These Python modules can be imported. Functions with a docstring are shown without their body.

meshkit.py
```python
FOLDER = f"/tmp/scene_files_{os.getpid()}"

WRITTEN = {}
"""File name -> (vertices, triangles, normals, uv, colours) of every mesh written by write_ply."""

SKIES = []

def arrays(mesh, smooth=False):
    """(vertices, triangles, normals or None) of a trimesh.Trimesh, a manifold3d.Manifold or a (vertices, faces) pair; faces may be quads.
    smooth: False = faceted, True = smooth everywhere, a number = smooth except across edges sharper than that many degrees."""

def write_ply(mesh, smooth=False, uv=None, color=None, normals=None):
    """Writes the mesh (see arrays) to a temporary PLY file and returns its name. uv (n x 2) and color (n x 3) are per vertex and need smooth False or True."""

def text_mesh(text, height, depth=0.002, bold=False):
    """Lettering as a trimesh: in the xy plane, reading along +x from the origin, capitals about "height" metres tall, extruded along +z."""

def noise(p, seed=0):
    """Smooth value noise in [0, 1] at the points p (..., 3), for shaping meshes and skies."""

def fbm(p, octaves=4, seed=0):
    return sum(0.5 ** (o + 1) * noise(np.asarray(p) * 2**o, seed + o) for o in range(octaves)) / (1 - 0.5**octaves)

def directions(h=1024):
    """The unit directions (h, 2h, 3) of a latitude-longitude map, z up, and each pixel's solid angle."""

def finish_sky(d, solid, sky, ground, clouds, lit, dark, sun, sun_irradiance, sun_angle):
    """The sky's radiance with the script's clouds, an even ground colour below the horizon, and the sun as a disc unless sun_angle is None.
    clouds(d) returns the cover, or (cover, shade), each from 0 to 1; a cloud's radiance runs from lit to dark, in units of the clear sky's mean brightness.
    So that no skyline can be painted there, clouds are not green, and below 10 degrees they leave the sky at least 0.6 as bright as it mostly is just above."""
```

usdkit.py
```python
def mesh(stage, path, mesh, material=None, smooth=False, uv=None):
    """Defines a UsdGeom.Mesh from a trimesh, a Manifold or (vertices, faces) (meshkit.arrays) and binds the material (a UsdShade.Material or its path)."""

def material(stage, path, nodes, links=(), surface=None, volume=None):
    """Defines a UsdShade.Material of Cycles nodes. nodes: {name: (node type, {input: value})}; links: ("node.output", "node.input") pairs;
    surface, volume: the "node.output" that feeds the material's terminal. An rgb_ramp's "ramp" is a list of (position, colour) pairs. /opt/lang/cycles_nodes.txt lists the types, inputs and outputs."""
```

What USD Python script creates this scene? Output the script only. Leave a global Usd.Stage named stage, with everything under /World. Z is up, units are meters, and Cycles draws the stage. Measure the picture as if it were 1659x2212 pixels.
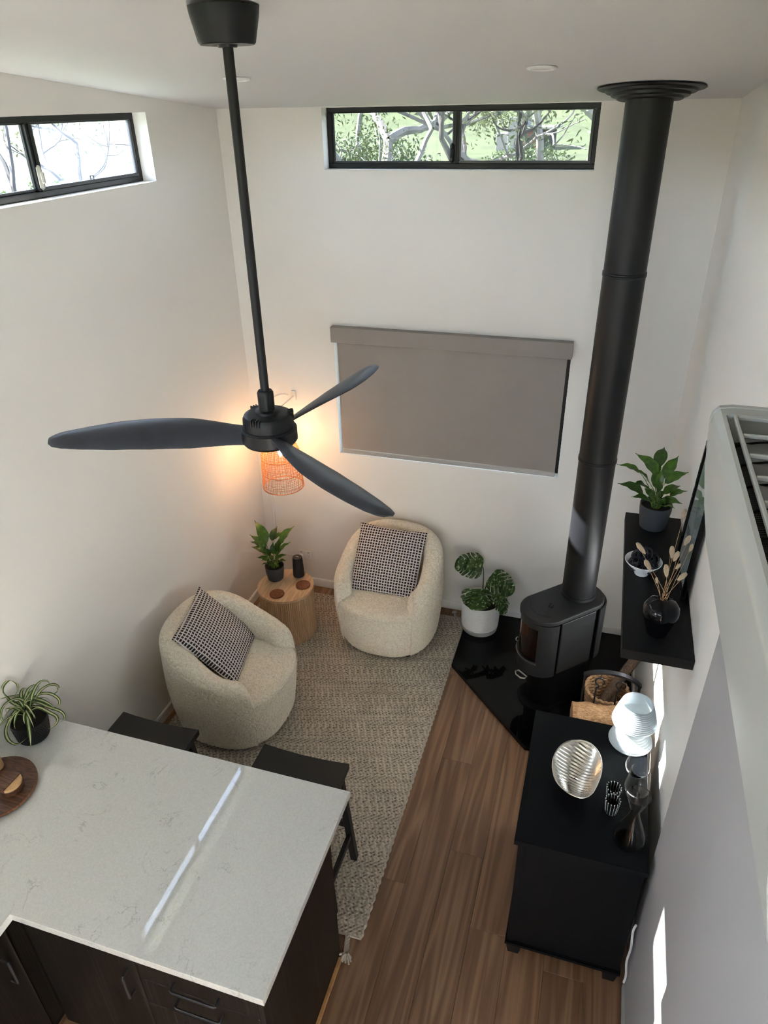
import math, random, numpy as np, trimesh, usdkit, manifold3d
from meshkit import noise as vnoise, fbm, text_mesh
from shapely.geometry import Polygon, Point, LineString, box as sbox
from shapely import affinity
from pxr import Usd, UsdGeom, UsdLux, UsdShade, Gf, Sdf, Vt
rng = np.random.default_rng(7)
random.seed(7)
PI = math.pi
stage = Usd.Stage.CreateInMemory()
UsdGeom.SetStageUpAxis(stage, 'Z'); UsdGeom.SetStageMetersPerUnit(stage, 1.0)
UsdGeom.Xform.Define(stage, '/World')

# ------------------------------------------------------------------ camera, sky, sun, exposure
RIGHT, DOWN, FWD = (0.955526, 0.294272, -0.019362), (0.131232, -0.48308, -0.865686), (-0.2641, 0.824644, -0.500213)
CAM_AT = (2.36761, -4.31735, 3.39216)
FOCAL_PX = 1535.645
cam = UsdGeom.Camera.Define(stage, '/World/camera')
cam.CreateHorizontalApertureAttr(36.0); cam.CreateFocalLengthAttr(36.0 * FOCAL_PX / 1659); cam.CreateFStopAttr(0.0)
cam.CreateExposureAttr(1.38)
cam.CreateClippingRangeAttr((0.02, 2000.0))
UsdGeom.Xformable(cam).AddTransformOp().Set(Gf.Matrix4d(*RIGHT, 0, *(-v for v in DOWN), 0, *(-v for v in FWD), 0, *CAM_AT, 1))
SUN_DIR = np.array([1.0, 0.08, -0.814]); SUN_DIR /= np.linalg.norm(SUN_DIR)      # the way the sunlight travels
sky_mat = usdkit.material(stage, '/World/Looks/sky', {'s': ('sky_texture', {'sky_type': 'multiple_scattering', 'sun_disc': False, 'sun_elevation': math.asin(-SUN_DIR[2]), 'sun_rotation': -PI / 2}),
    'h': ('hsv', {'saturation': .5}), 'b': ('background_shader', {'strength': 0.6})}, [('s.color', 'h.color'), ('h.color', 'b.color')], surface='b.background')
dome = UsdLux.DomeLight.Define(stage, '/World/sky'); dome.CreateIntensityAttr(1.0)
UsdShade.MaterialBindingAPI.Apply(dome.GetPrim()).Bind(sky_mat)
sun = UsdLux.DistantLight.Define(stage, '/World/sun'); sun.CreateIntensityAttr(16.0); sun.CreateNormalizeAttr(True); sun.CreateAngleAttr(0.53); sun.CreateColorAttr(Gf.Vec3f(1, .97, .93))
zax = -SUN_DIR; xax = np.cross([0, 0, 1], zax); xax /= np.linalg.norm(xax); yax = np.cross(zax, xax)
UsdGeom.Xformable(sun).AddTransformOp().Set(Gf.Matrix4d(*xax, 0, *yax, 0, *zax, 0, -20, 0, 20, 1))

# ------------------------------------------------------------------ helpers: scene objects
used, LOC = {}, {}
def path_for(name, parent=None):
    base = parent.GetPath().pathString if parent is not None else '/World'
    k = (base, name); n = used.get(k, 0); used[k] = n + 1
    return f'{base}/{name}' + (f'_{n:03d}' if n else '')
def tag(o, label=None, cat=None, group=None, kind=None):
    for k, v in (('label', label), ('category', cat), ('group', group), ('kind', kind)):
        if v: o.SetCustomDataByKey(k, v)
    return o
def thing(name, label, cat, loc=(0, 0, 0), group=None, kind=None, rotz=0):
    x = UsdGeom.Xform.Define(stage, path_for(name)); x.AddTranslateOp().Set(Gf.Vec3d(*map(float, loc)))
    if rotz: x.AddRotateZOp().Set(math.degrees(rotz))
    LOC[x.GetPath().pathString] = (np.array(loc, float), rotz)
    return tag(x.GetPrim(), label, cat, group, kind)
def origin(parent):
    p = parent.GetPath().pathString
    while p not in LOC: p = p.rsplit('/', 1)[0]
    return LOC[p]
def obj(name, mesh, m, parent=None, smooth=35, label=None, cat=None, group=None, kind=None, local=False, color=None):
    """One Mesh prim; vertices are given in world coordinates unless local."""
    if hasattr(mesh, 'to_mesh'):
        g = mesh.to_mesh(); mesh = trimesh.Trimesh(g.vert_properties[:, :3], g.tri_verts, process=False)
    if isinstance(mesh, (tuple, list)):
        v, f = np.asarray(mesh[0], float), np.asarray(mesh[1], int)
        if f.shape[1] == 4: f = np.vstack([f[:, [0, 1, 2]], f[:, [0, 2, 3]]])
        mesh = trimesh.Trimesh(v, f, process=False)
    if parent is not None and not local:
        t, a = origin(parent); v = np.array(mesh.vertices) - t
        if a:
            c, s = math.cos(-a), math.sin(-a); v = np.c_[v[:, 0] * c - v[:, 1] * s, v[:, 0] * s + v[:, 1] * c, v[:, 2]]
        mesh = trimesh.Trimesh(v, mesh.faces, process=False)
    if color is not None: smooth = True
    p = path_for(name, parent)
    u = usdkit.mesh(stage, p, mesh, M[m] if isinstance(m, str) else m, smooth=smooth)
    if color is not None:
        UsdGeom.PrimvarsAPI(u).CreatePrimvar('tint', Sdf.ValueTypeNames.Color3fArray, 'vertex').Set(Vt.Vec3fArray.FromNumpy(np.asarray(color, np.float32)))
    return tag(u.GetPrim(), label, cat, group, kind)
def dup(root, loc, rotz=0, label=None, group=None):
    was = root.GetCustomData()
    r = thing(root.GetName(), label or was['label'], was['category'], loc, group or was.get('group'), rotz=rotz)
    r.GetReferences().AddInternalReference(root.GetPath()); r.SetInstanceable(True)
    for k, v in (('label', label or was['label']), ('category', was['category']), ('group', group or was.get('group'))):
        if v: r.SetCustomDataByKey(k, v)
    return r

# ------------------------------------------------------------------ helpers: shapes
def cat(*ms):
    ms = [m for g in ms for m in (g if isinstance(g, list) else [g])]
    out = []
    for m in ms:
        if isinstance(m, tuple):
            v, f = np.asarray(m[0], float), np.asarray(m[1], int)
            if f.shape[1] == 4: f = np.vstack([f[:, [0, 1, 2]], f[:, [0, 2, 3]]])
            m = trimesh.Trimesh(v, f, process=False)
        out.append(m)
    return trimesh.util.concatenate(out)
def bx(x0, x1, y0, y1, z0, z1, b=0.0):
    x0, x1 = sorted((x0, x1)); y0, y1 = sorted((y0, y1)); z0, z1 = sorted((z0, z1))
    if b <= 0:
        m = trimesh.creation.box([x1 - x0, y1 - y0, z1 - z0]); m.apply_translation([(x0 + x1) / 2, (y0 + y1) / 2, (z0 + z1) / 2]); return m
    b = min(b, (x1 - x0) * .45, (y1 - y0) * .45, (z1 - z0) * .45)
    P = []
    for x, sx in ((x0, 1), (x1, -1)):
        for y, sy in ((y0, 1), (y1, -1)):
            for z, sz in ((z0, 1), (z1, -1)):
                P += [(x, y + sy * b, z + sz * b), (x + sx * b, y, z + sz * b), (x + sx * b, y + sy * b, z)]
    return trimesh.convex.convex_hull(np.array(P))
def prism(poly, z0, z1):
    m = trimesh.creation.extrude_polygon(poly if hasattr(poly, 'exterior') else Polygon(poly), z1 - z0, engine='earcut'); m.apply_translation([0, 0, z0]); return m
def bevel_prism(poly, z0, z1, b=.003):
    """A prism with a small chamfer on its top edge."""
    P = poly if hasattr(poly, 'exterior') else Polygon(poly)
    Q = P.buffer(-b, join_style='mitre')
    a, c = np.array(P.exterior.coords)[:-1], np.array(Q.exterior.coords)[:-1]
    low = prism(P, z0, z1 - b)
    if len(a) != len(c): return prism(P, z0, z1)
    k = np.argmin(np.linalg.norm(c - a[0], axis=1)); c = np.roll(c, -k, axis=0); n = len(a)
    v = np.vstack([np.c_[a, np.full(n, z1 - b)], np.c_[c, np.full(n, z1)]])
    f = [[i, (i + 1) % n, n + (i + 1) % n, n + i] for i in range(n)]
    top = prism(Q, z1 - b * .5, z1)
    return cat(low, (v, f), top)
def lathe(profile, c=(0, 0, 0), n=48, close=False):
    p = np.array(profile, float); th = np.linspace(0, 2 * PI, n, endpoint=False); k = len(p)
    v = np.stack([np.outer(p[:, 0], np.cos(th)), np.outer(p[:, 0], np.sin(th)), np.outer(p[:, 1], np.ones(n))], -1).reshape(-1, 3) + np.array(c, float)
    f = []
    for i in range(k if close else k - 1):
        j = (i + 1) % k
        a = i * n + np.arange(n); b = i * n + (np.arange(n) + 1) % n; d = j * n + np.arange(n); e = j * n + (np.arange(n) + 1) % n
        f += [np.c_[a, b, e], np.c_[a, e, d]]
    m = trimesh.Trimesh(v, np.vstack(f), process=False)
    m.merge_vertices(digits_vertex=7); m.update_faces(m.nondegenerate_faces()); m.remove_unreferenced_vertices()
    if m.is_watertight and m.volume < 0: m.invert()
    return m
def tube(pts, r, n=8, closed=False, caps=True):
    p = np.array(pts, float); k = len(p); r = np.broadcast_to(np.asarray(r, float), (k,))
    t = np.roll(p, -1, 0) - np.roll(p, 1, 0) if closed else np.gradient(p, axis=0)
    t /= np.linalg.norm(t, axis=1, keepdims=True) + 1e-12
    u = np.cross(t[0], [0, 0, 1.0]); u = u if np.linalg.norm(u) > 1e-3 else np.cross(t[0], [1.0, 0, 0]); u /= np.linalg.norm(u)
    th = np.linspace(0, 2 * PI, n, endpoint=False); V = []
    for i in range(k):
        u = u - t[i] * (u @ t[i]); u /= np.linalg.norm(u) + 1e-12; w = np.cross(t[i], u)
        V.append(p[i] + r[i] * (np.outer(np.cos(th), u) + np.outer(np.sin(th), w)))
    V = np.vstack(V); f = []
    for i in range(k if closed else k - 1):
        j = (i + 1) % k; a = i * n + np.arange(n); b = i * n + (np.arange(n) + 1) % n
        d = j * n + np.arange(n); e = j * n + (np.arange(n) + 1) % n
        f += [np.c_[a, b, e], np.c_[a, e, d]]
    if caps and not closed:
        V = np.vstack([V, p[0], p[-1]]); q = len(V)
        f += [np.array([[(i + 1) % n, i, q - 2] for i in range(n)]), np.array([[(k - 1) * n + i, (k - 1) * n + (i + 1) % n, q - 1] for i in range(n)])]
    return trimesh.Trimesh(V, np.vstack(f), process=False)
def spline(pts, n=24):
    from scipy.interpolate import CubicSpline
    p = np.array(pts, float)
    if len(p) < 3: return p[0] + np.linspace(0, 1, n)[:, None] * (p[1] - p[0])
    d = np.r_[0, np.cumsum(np.linalg.norm(np.diff(p, axis=0), axis=1) ** .5 + 1e-9)]
    return CubicSpline(d, p)(np.linspace(0, d[-1], n))
def grid_faces(nu, nv, wrap=False):
    f = []
    for i in range(nu - 1):
        for j in range(nv if wrap else nv - 1):
            a, b = i * nv + j, i * nv + (j + 1) % nv
            f.append([a, b, b + nv, a + nv])
    return np.array(f)
def bar(p, q, w, h, b=.0, up=(0, 0, 1)):
    """A rectangular bar from p to q, w wide and h high."""
    p, q = np.array(p, float), np.array(q, float); L = np.linalg.norm(q - p); m = bx(-w / 2, w / 2, 0, L, -h / 2, h / 2, b)
    y = (q - p) / L; x = np.cross(y, up); x = x / np.linalg.norm(x) if np.linalg.norm(x) > 1e-6 else np.array([1.0, 0, 0]); z = np.cross(x, y)
    T = np.eye(4); T[:3, 0], T[:3, 1], T[:3, 2], T[:3, 3] = x, y, z, p
    m = m.copy(); m.apply_transform(T); return m
def ring(c, R, r, n=40, k=8, axis=(0, 0, 1)):
    th = np.linspace(0, 2 * PI, n, endpoint=False); a = np.array(axis, float); a /= np.linalg.norm(a)
    u = np.cross(a, [1.0, 0, 0]); u = u if np.linalg.norm(u) > .1 else np.cross(a, [0, 1.0, 0]); u /= np.linalg.norm(u); w = np.cross(a, u)
    return tube(np.array(c) + R * (np.outer(np.cos(th), u) + np.outer(np.sin(th), w)), r, k, closed=True)
def place(m, T): m = m.copy(); m.apply_transform(T); return m
def rot(ax, deg, at=(0, 0, 0)): return trimesh.transformations.rotation_matrix(math.radians(deg), ax, at)

# ------------------------------------------------------------------ materials
M = {}
def raw(name, nodes, links, surface): M[name] = usdkit.material(stage, '/World/Looks/' + name, nodes, links, surface=surface)
def simple(name, col, rough=.5, bump=None, vary=None, **kw):
    """bump: (scale, strength, distance[, stretch]); vary: (scale, amount) slow mottling of the colour."""
    n = {'p': ('principled_bsdf', {'base_color': col, 'roughness': rough, **kw})}; l = []
    if bump or vary: n['tc'] = ('texture_coordinate', {})
    if vary:
        n['nv'] = ('noise_texture', {'scale': vary[0], 'detail': 4.0, 'roughness': .6}); l.append(('tc.object', 'nv.vector'))
        a = vary[1]; n['rv'] = ('rgb_ramp', {'ramp': [(.3, [c * (1 - a) for c in col]), (.7, [min(1, c * (1 + a)) for c in col])]})
        l += [('nv.fac', 'rv.fac'), ('rv.color', 'p.base_color')]
    if bump:
        n['mp'] = ('mapping', {'scale': bump[3] if len(bump) > 3 else (1, 1, 1)}); n['nb'] = ('noise_texture', {'scale': bump[0], 'detail': 3.0})
        n['b'] = ('bump', {'strength': bump[1], 'distance': bump[2]})
        l += [('tc.object', 'mp.vector'), ('mp.vector', 'nb.vector'), ('nb.fac', 'b.height'), ('b.normal', 'p.normal')]
    raw(name, n, l, 'p.BSDF')
simple('wall_paint', (.80, .775, .73), .6, bump=(180, .06, .002))
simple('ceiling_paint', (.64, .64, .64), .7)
simple('trim_paint', (.82, .81, .79), .35)
simple('black_frame', (.006, .006, .0065), .35, specular_ior_level=.35)
simple('sash_metal', (.03, .03, .032), .3)
simple('flue_black', (.0065, .0065, .007), .42, bump=(900, .05, .0006), specular_ior_level=.35)
simple('stove_black', (.015, .015, .0155), .5, bump=(700, .18, .0008), specular_ior_level=.35)
simple('stove_dark', (.003, .003, .003), .5, specular_ior_level=.15)
simple('hearth_black', (.002, .002, .0025), .04, specular_ior_level=.2)
simple('steel', (.62, .60, .57), .25, metallic=1.0)
simple('dark_steel', (.06, .06, .064), .35, metallic=.7)
simple('alu', (.62, .62, .62), .35, metallic=.7)
simple('fan_black', (.006, .006, .007), .40, specular_ior_level=.3)
simple('fan_wood', (.026, .029, .038), .38, bump=(60, .15, .001, (1, 1, 1)), vary=(14, .3))
simple('blind_fabric', (.285, .255, .235), .85, bump=(1400, .12, .0006), vary=(3, .04))
simple('white_plastic', (.78, .78, .77), .35)
simple('ac_white', (.38, .38, .365), .4)
simple('ac_dark', (.045, .045, .05), .6)
simple('ac_filter', (.16, .16, .17), .55)
simple('shelf_black', (.005, .0047, .0047), .5, bump=(40, .25, .0012, (14, 1, 14)), specular_ior_level=.18)
simple('cabinet_black', (.0025, .003, .004), .42, bump=(500, .05, .0005), specular_ior_level=.18)
simple('stool_black', (.008, .008, .009), .45, specular_ior_level=.3)
simple('grey_pot', (.036, .039, .044), .55, bump=(500, .06, .0006))
simple('black_pot', (.005, .005, .0055), .4, specular_ior_level=.3)
simple('soil', (.012, .009, .007), .95, bump=(120, .8, .006))
simple('gloss_black', (.0015, .0015, .002), .04, specular_ior_level=.25)
simple('white_ceramic', (.80, .80, .79), .25)
simple('speaker_black', (.008, .008, .009), .6, bump=(900, .4, .0008))
simple('blind_grey', (.34, .33, .33), .85, bump=(1400, .12, .0006))
simple('print_grey', (.42, .46, .48), .5, vary=(9, .12))
simple('print_leaf', (.24, .32, .28), .5)
simple('print_dark', (.16, .19, .20), .5)
simple('rattan', (.50, .17, .045), .5)
simple('basket_cane', (.50, .29, .14), .55, bump=(120, .4, .002))
simple('black_fibre', (.010, .010, .018), .4)
simple('straw', (.40, .24, .12), .6)
simple('fluff', (.43, .32, .20), .9, bump=(900, .8, .002), sheen_weight=.5)
simple('silver', (.80, .77, .71), .2, metallic=1.0, bump=(260, .25, .0012, (1, .25, 1)))
simple('silver_rim', (.86, .84, .78), .18, metallic=1.0)
simple('cord_white', (.75, .75, .74), .4)
simple('light_wood', (.55, .33, .15), .5, bump=(60, .2, .0008, (8, 8, .6)), vary=(12, .2))
simple('trim_oak', (.42, .22, .085), .45, vary=(20, .3))
simple('petiole', (.10, .17, .03), .5)
simple('stem_dark', (.03, .045, .012), .5)
simple('black_stripe', (.006, .006, .006), .3)
simple('white_stripe', (.80, .80, .78), .4)

def wood_nodes(cols, scale, stretch, rough=.4, bump=.12, freq=46.0, mixn=.55, spec=.5):
    n = {'tc': ('texture_coordinate', {}), 'oi': ('object_info', {}),
         'rv': ('combine_xyz', {'z': 0.0}), 'k1': ('math', {'math_type': 'multiply', 'value2': 37.0}), 'k2': ('math', {'math_type': 'multiply', 'value2': 91.0}),
         'ad': ('vector_math', {'math_type': 'add'}), 'mp': ('mapping', {'scale': stretch}),
         'n1': ('noise_texture', {'scale': scale, 'detail': 2.0, 'roughness': .45, 'distortion': .4}),
         'k3': ('math', {'math_type': 'multiply', 'value2': freq}), 'sn': ('math', {'math_type': 'sine'}),
         'mr': ('map_range', {'from_min': -1.0, 'from_max': 1.0, 'to_min': 0.0, 'to_max': 1.0}),
         'mp2': ('mapping', {'scale': tuple(s * 9 if s > 1 else s * 1.6 for s in stretch)}), 'n2': ('noise_texture', {'scale': scale * 2.2, 'detail': 5.0, 'roughness': .65}),
         'mx': ('mix_float', {'fac': mixn}), 'mx2': ('mix_float', {'fac': .3}), 'rp': ('rgb_ramp', {'ramp': cols}), 'hs': ('hsv', {'hue': .5, 'saturation': 1.0}), 'vr': ('map_range', {'to_min': .84, 'to_max': 1.12}),
         'b': ('bump', {'strength': bump, 'distance': .0008}), 'p': ('principled_bsdf', {'roughness': rough, 'specular_ior_level': spec})}
    l = [('oi.random', 'k1.value1'), ('oi.random', 'k2.value1'), ('k1.value', 'rv.x'), ('k2.value', 'rv.y'), ('tc.object', 'ad.vector1'), ('rv.vector', 'ad.vector2'),
         ('ad.vector', 'mp.vector'), ('mp.vector', 'n1.vector'), ('n1.fac', 'k3.value1'), ('k3.value', 'sn.value1'), ('sn.value', 'mr.value'), ('ad.vector', 'mp2.vector'), ('mp2.vector', 'n2.vector'),
         ('mr.result', 'mx.a'), ('n2.fac', 'mx.b'), ('mx.result', 'mx2.a'), ('n1.fac', 'mx2.b'), ('mx2.result', 'rp.fac'), ('rp.color', 'hs.color'), ('oi.random', 'vr.value'), ('vr.result', 'hs.value'), ('hs.color', 'p.base_color'),
         ('n2.fac', 'b.height'), ('b.normal', 'p.normal')]
    return n, l, 'p.BSDF'
raw('floor_wood', *wood_nodes([(.22, (.11, .054, .027)), (.45, (.185, .098, .052)), (.6, (.235, .130, .071)), (.82, (.33, .20, .118))], 1.9, (4.6, .26, 1), rough=.40, freq=38.0, mixn=.6))
raw('oak', *wood_nodes([(.25, (.40, .255, .14)), (.5, (.50, .335, .195)), (.8, (.58, .40, .25))], 3.0, (6.0, .8, 6.0), rough=.5, bump=.06))
raw('oak_slat', *wood_nodes([(.25, (.40, .255, .14)), (.5, (.50, .335, .195)), (.8, (.58, .40, .25))], 3.0, (6.0, 6.0, .5), rough=.5, bump=.06))
raw('coaster_wood', *wood_nodes([(.25, (.07, .022, .010)), (.5, (.16, .05, .02)), (.8, (.27, .095, .038))], 9.0, (1.2, 5.0, 3.0), rough=.35))
raw('walnut', *wood_nodes([(.25, (.035, .014, .008)), (.5, (.085, .034, .018)), (.8, (.17, .075, .036))], 5.0, (1.0, 5.0, 3.0), rough=.4))
raw('walnut_edge', *wood_nodes([(.25, (.16, .06, .025)), (.8, (.34, .15, .07))], 5.0, (2.0, 5.0, 3.0), rough=.4))
raw('panel_wood', *wood_nodes([(.3, (.0035, .0027, .0022)), (.62, (.010, .0075, .006)), (.85, (.055, .046, .040))], 1.4, (26.0, 26.0, .2), rough=.45, bump=.03, spec=.2))
raw('log_wood', *wood_nodes([(.2, (.20, .09, .035)), (.5, (.46, .25, .11)), (.8, (.66, .42, .22))], 9.0, (1.4, 6.0, 6.0), rough=.7, bump=.9))
raw('log_end', *wood_nodes([(.2, (.30, .17, .08)), (.8, (.55, .36, .19))], 20.0, (1.0, 3.0, 3.0), rough=.8, bump=.5))
raw('bark', *wood_nodes([(.2, (.06, .035, .022)), (.5, (.15, .095, .06)), (.8, (.27, .185, .125))], 12.0, (4.0, 4.0, 1.0), rough=.9, bump=1.0))

# worktop: pale stone with fine grey veins
raw('stone_top', {'tc': ('texture_coordinate', {}), 'n1': ('noise_texture', {'scale': 5.0, 'detail': 7.0, 'roughness': .62, 'distortion': 1.2}), 's': ('math', {'math_type': 'subtract', 'value2': .5}), 'a': ('math', {'math_type': 'absolute'}),
    'n3': ('noise_texture', {'scale': 9.0, 'detail': 2.0}), 'mr': ('map_range', {'from_min': 0.0, 'from_max': .010, 'to_min': 1.0, 'to_max': 0.0, 'clamp': True}), 'mr3': ('map_range', {'from_min': .52, 'from_max': .68, 'to_min': 0.0, 'to_max': .7, 'clamp': True}),
    'mu': ('math', {'math_type': 'multiply'}), 'n2': ('noise_texture', {'scale': 160.0, 'detail': 3.0}), 'r2': ('rgb_ramp', {'ramp': [(.3, (.58, .585, .565)), (.7, (.66, .665, .645))]}),
    'mx': ('mix', {'color2': (.25, .25, .245)}), 'p': ('principled_bsdf', {'roughness': .0, 'specular_ior_level': 1.0, 'coat_weight': .7, 'coat_roughness': .0})},
    [('tc.object', 'n1.vector'), ('tc.object', 'n2.vector'), ('tc.object', 'n3.vector'), ('n1.fac', 's.value1'), ('s.value', 'a.value1'), ('a.value', 'mr.value'), ('n3.fac', 'mr3.value'), ('mr.result', 'mu.value1'), ('mr3.result', 'mu.value2'),
     ('mu.value', 'mx.fac'), ('n2.fac', 'r2.fac'), ('r2.color', 'mx.color1'), ('mx.color', 'p.base_color')], 'p.BSDF')
simple('stone_edge', (.50, .46, .41), .3)
# boucle
raw('boucle', {'tc': ('texture_coordinate', {}), 'v': ('noise_texture', {'scale': 62.0, 'detail': 2.0, 'roughness': .5, 'distortion': 1.8}), 'r': ('rgb_ramp', {'ramp': [(.3, (.64, .56, .43)), (.6, (.84, .76, .62))]}),
    'b': ('bump', {'strength': .6, 'distance': .010}), 'p': ('principled_bsdf', {'roughness': .95, 'sheen_weight': .25})},
    [('tc.object', 'v.vector'), ('v.fac', 'r.fac'), ('r.color', 'p.base_color'), ('v.fac', 'b.height'), ('b.normal', 'p.normal')], 'p.BSDF')
# cushion: rows of black dabs woven into off-white cloth
N = 25.0
def cushion_nodes(size):
    n = {'tc': ('texture_coordinate', {}), 'jn': ('noise_texture', {'scale': 30.0, 'detail': 1.0}), 'js': ('vector_math', {'math_type': 'scale', 'scale': .007}), 'ja': ('vector_math', {'math_type': 'add'}),
         'sp': ('separate_xyz', {}), 'p': ('principled_bsdf', {'roughness': .95}), 'mixc': ('mix', {'color1': (.62, .55, .52), 'color2': (.012, .009, .012)}), 'b': ('bump', {'strength': .5, 'distance': .003})}
    l = [('tc.object', 'jn.vector'), ('jn.color', 'js.vector1'), ('tc.object', 'ja.vector1'), ('js.vector', 'ja.vector2'), ('ja.vector', 'sp.vector')]
    for ax, w in (('x', .325), ('y', .325)):
        n['m' + ax] = ('math', {'math_type': 'multiply', 'value2': N / size}); n['f' + ax] = ('math', {'math_type': 'fraction'}); n['s' + ax] = ('math', {'math_type': 'subtract', 'value2': .5})
        n['a' + ax] = ('math', {'math_type': 'absolute'}); n['c' + ax] = ('map_range', {'from_min': w + .06, 'from_max': w - .04, 'to_min': 0.0, 'to_max': 1.0, 'clamp': True})
        l += [('sp.' + ax, 'm' + ax + '.value1'), ('m' + ax + '.value', 'f' + ax + '.value1'), ('f' + ax + '.value', 's' + ax + '.value1'), ('s' + ax + '.value', 'a' + ax + '.value1'), ('a' + ax + '.value', 'c' + ax + '.value')]
    n['mu'] = ('math', {'math_type': 'multiply'})
    l += [('cx.result', 'mu.value1'), ('cy.result', 'mu.value2'), ('mu.value', 'mixc.fac'), ('mixc.color', 'p.base_color'), ('mu.value', 'b.height'), ('b.normal', 'p.normal')]
    return n, l, 'p.BSDF'
raw('cushion_cloth', *cushion_nodes(.48))
# rug: colour per loop from the mesh
raw('rug_wool', {'at': ('attribute', {'attribute': 'tint'}), 'tc': ('texture_coordinate', {}), 'nb': ('noise_texture', {'scale': 700.0, 'detail': 2.0}), 'b': ('bump', {'strength': .4, 'distance': .002}), 'p': ('principled_bsdf', {'roughness': .95, 'sheen_weight': .15})},
    [('at.color', 'p.base_color'), ('tc.object', 'nb.vector'), ('nb.fac', 'b.height'), ('b.normal', 'p.normal')], 'p.BSDF')
simple('wool', (.40, .35, .29), .95, bump=(400, .6, .003))
# leaves
def leaf_mat(name, a, b, scale=40, trans=.25, streak=None):
    n = {'tc': ('texture_coordinate', {}), 'nz': ('noise_texture', {'scale': scale, 'detail': 3.0}), 'r': ('rgb_ramp', {'ramp': [(.35, a), (.67 if streak is None else .60, b)] + ([(.635, streak), (.72, streak)] if streak else [])}),
         'p': ('principled_bsdf', {'roughness': .32}), 't': ('translucent_bsdf', {}), 'm': ('mix_closure', {'fac': trans})}
    raw(name, n, [('tc.object', 'nz.vector'), ('nz.fac', 'r.fac'), ('r.color', 'p.base_color'), ('r.color', 't.color'), ('p.BSDF', 'm.closure1'), ('t.BSDF', 'm.closure2')], 'm.closure')
leaf_mat('lily_leaf', (.040, .105, .012), (.085, .19, .022))
leaf_mat('lily_leaf_dark', (.020, .060, .010), (.045, .11, .016))
leaf_mat('monstera_leaf', (.030, .075, .018), (.065, .125, .028), 55, .15, (.50, .55, .34))
leaf_mat('spider_green', (.030, .080, .016), (.05, .12, .022))
leaf_mat('spider_cream', (.50, .52, .25), (.62, .62, .34))
leaf_mat('eucalypt', (.035, .048, .020), (.09, .105, .045), 3, .3)
leaf_mat('bush_leaf', (.025, .048, .02), (.075, .105, .04), 3, .3)
simple('gum_bark', (.17, .16, .15), .8, vary=(2, .35))
simple('dark_bark', (.045, .04, .042), .85, vary=(3, .3))
simple('grass', (.050, .068, .022), .95, vary=(.35, .35))
simple('dirt_path', (.15, .135, .105), .95)
simple('house_white', (.20, .20, .20), .8)
simple('house_brick', (.17, .05, .03), .8)
simple('house_dark', (.03, .03, .035), .4)
# glass: clear film with a Schlick reflection, the same from both sides
def film(name, tint, f0=.03, rough=.012, dust=None, edge=.9):
    n = {'t': ('transparent_bsdf', {'color': tint}), 'g': ('glossy_bsdf', {'roughness': rough, 'color': (.95, .95, .95)}), 'lw': ('layer_weight', {'blend': .5}), 'pw': ('math', {'math_type': 'power', 'value2': 5.0}),
         'fa': ('math', {'math_type': 'multiply_add', 'value2': edge - f0, 'value3': f0}), 'm': ('mix_closure', {})}
    l = [('lw.facing', 'pw.value1'), ('pw.value', 'fa.value1'), ('fa.value', 'm.fac'), ('t.BSDF', 'm.closure1'), ('g.BSDF', 'm.closure2')]
    if dust:
        n['d'] = ('translucent_bsdf', {'color': (.75, .82, .95)}); n['m2'] = ('mix_closure', {'fac': dust}); l += [('m.closure', 'm2.closure1'), ('d.BSDF', 'm2.closure2')]
    raw(name, n, l, 'm2.closure' if dust else 'm.closure')
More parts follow.
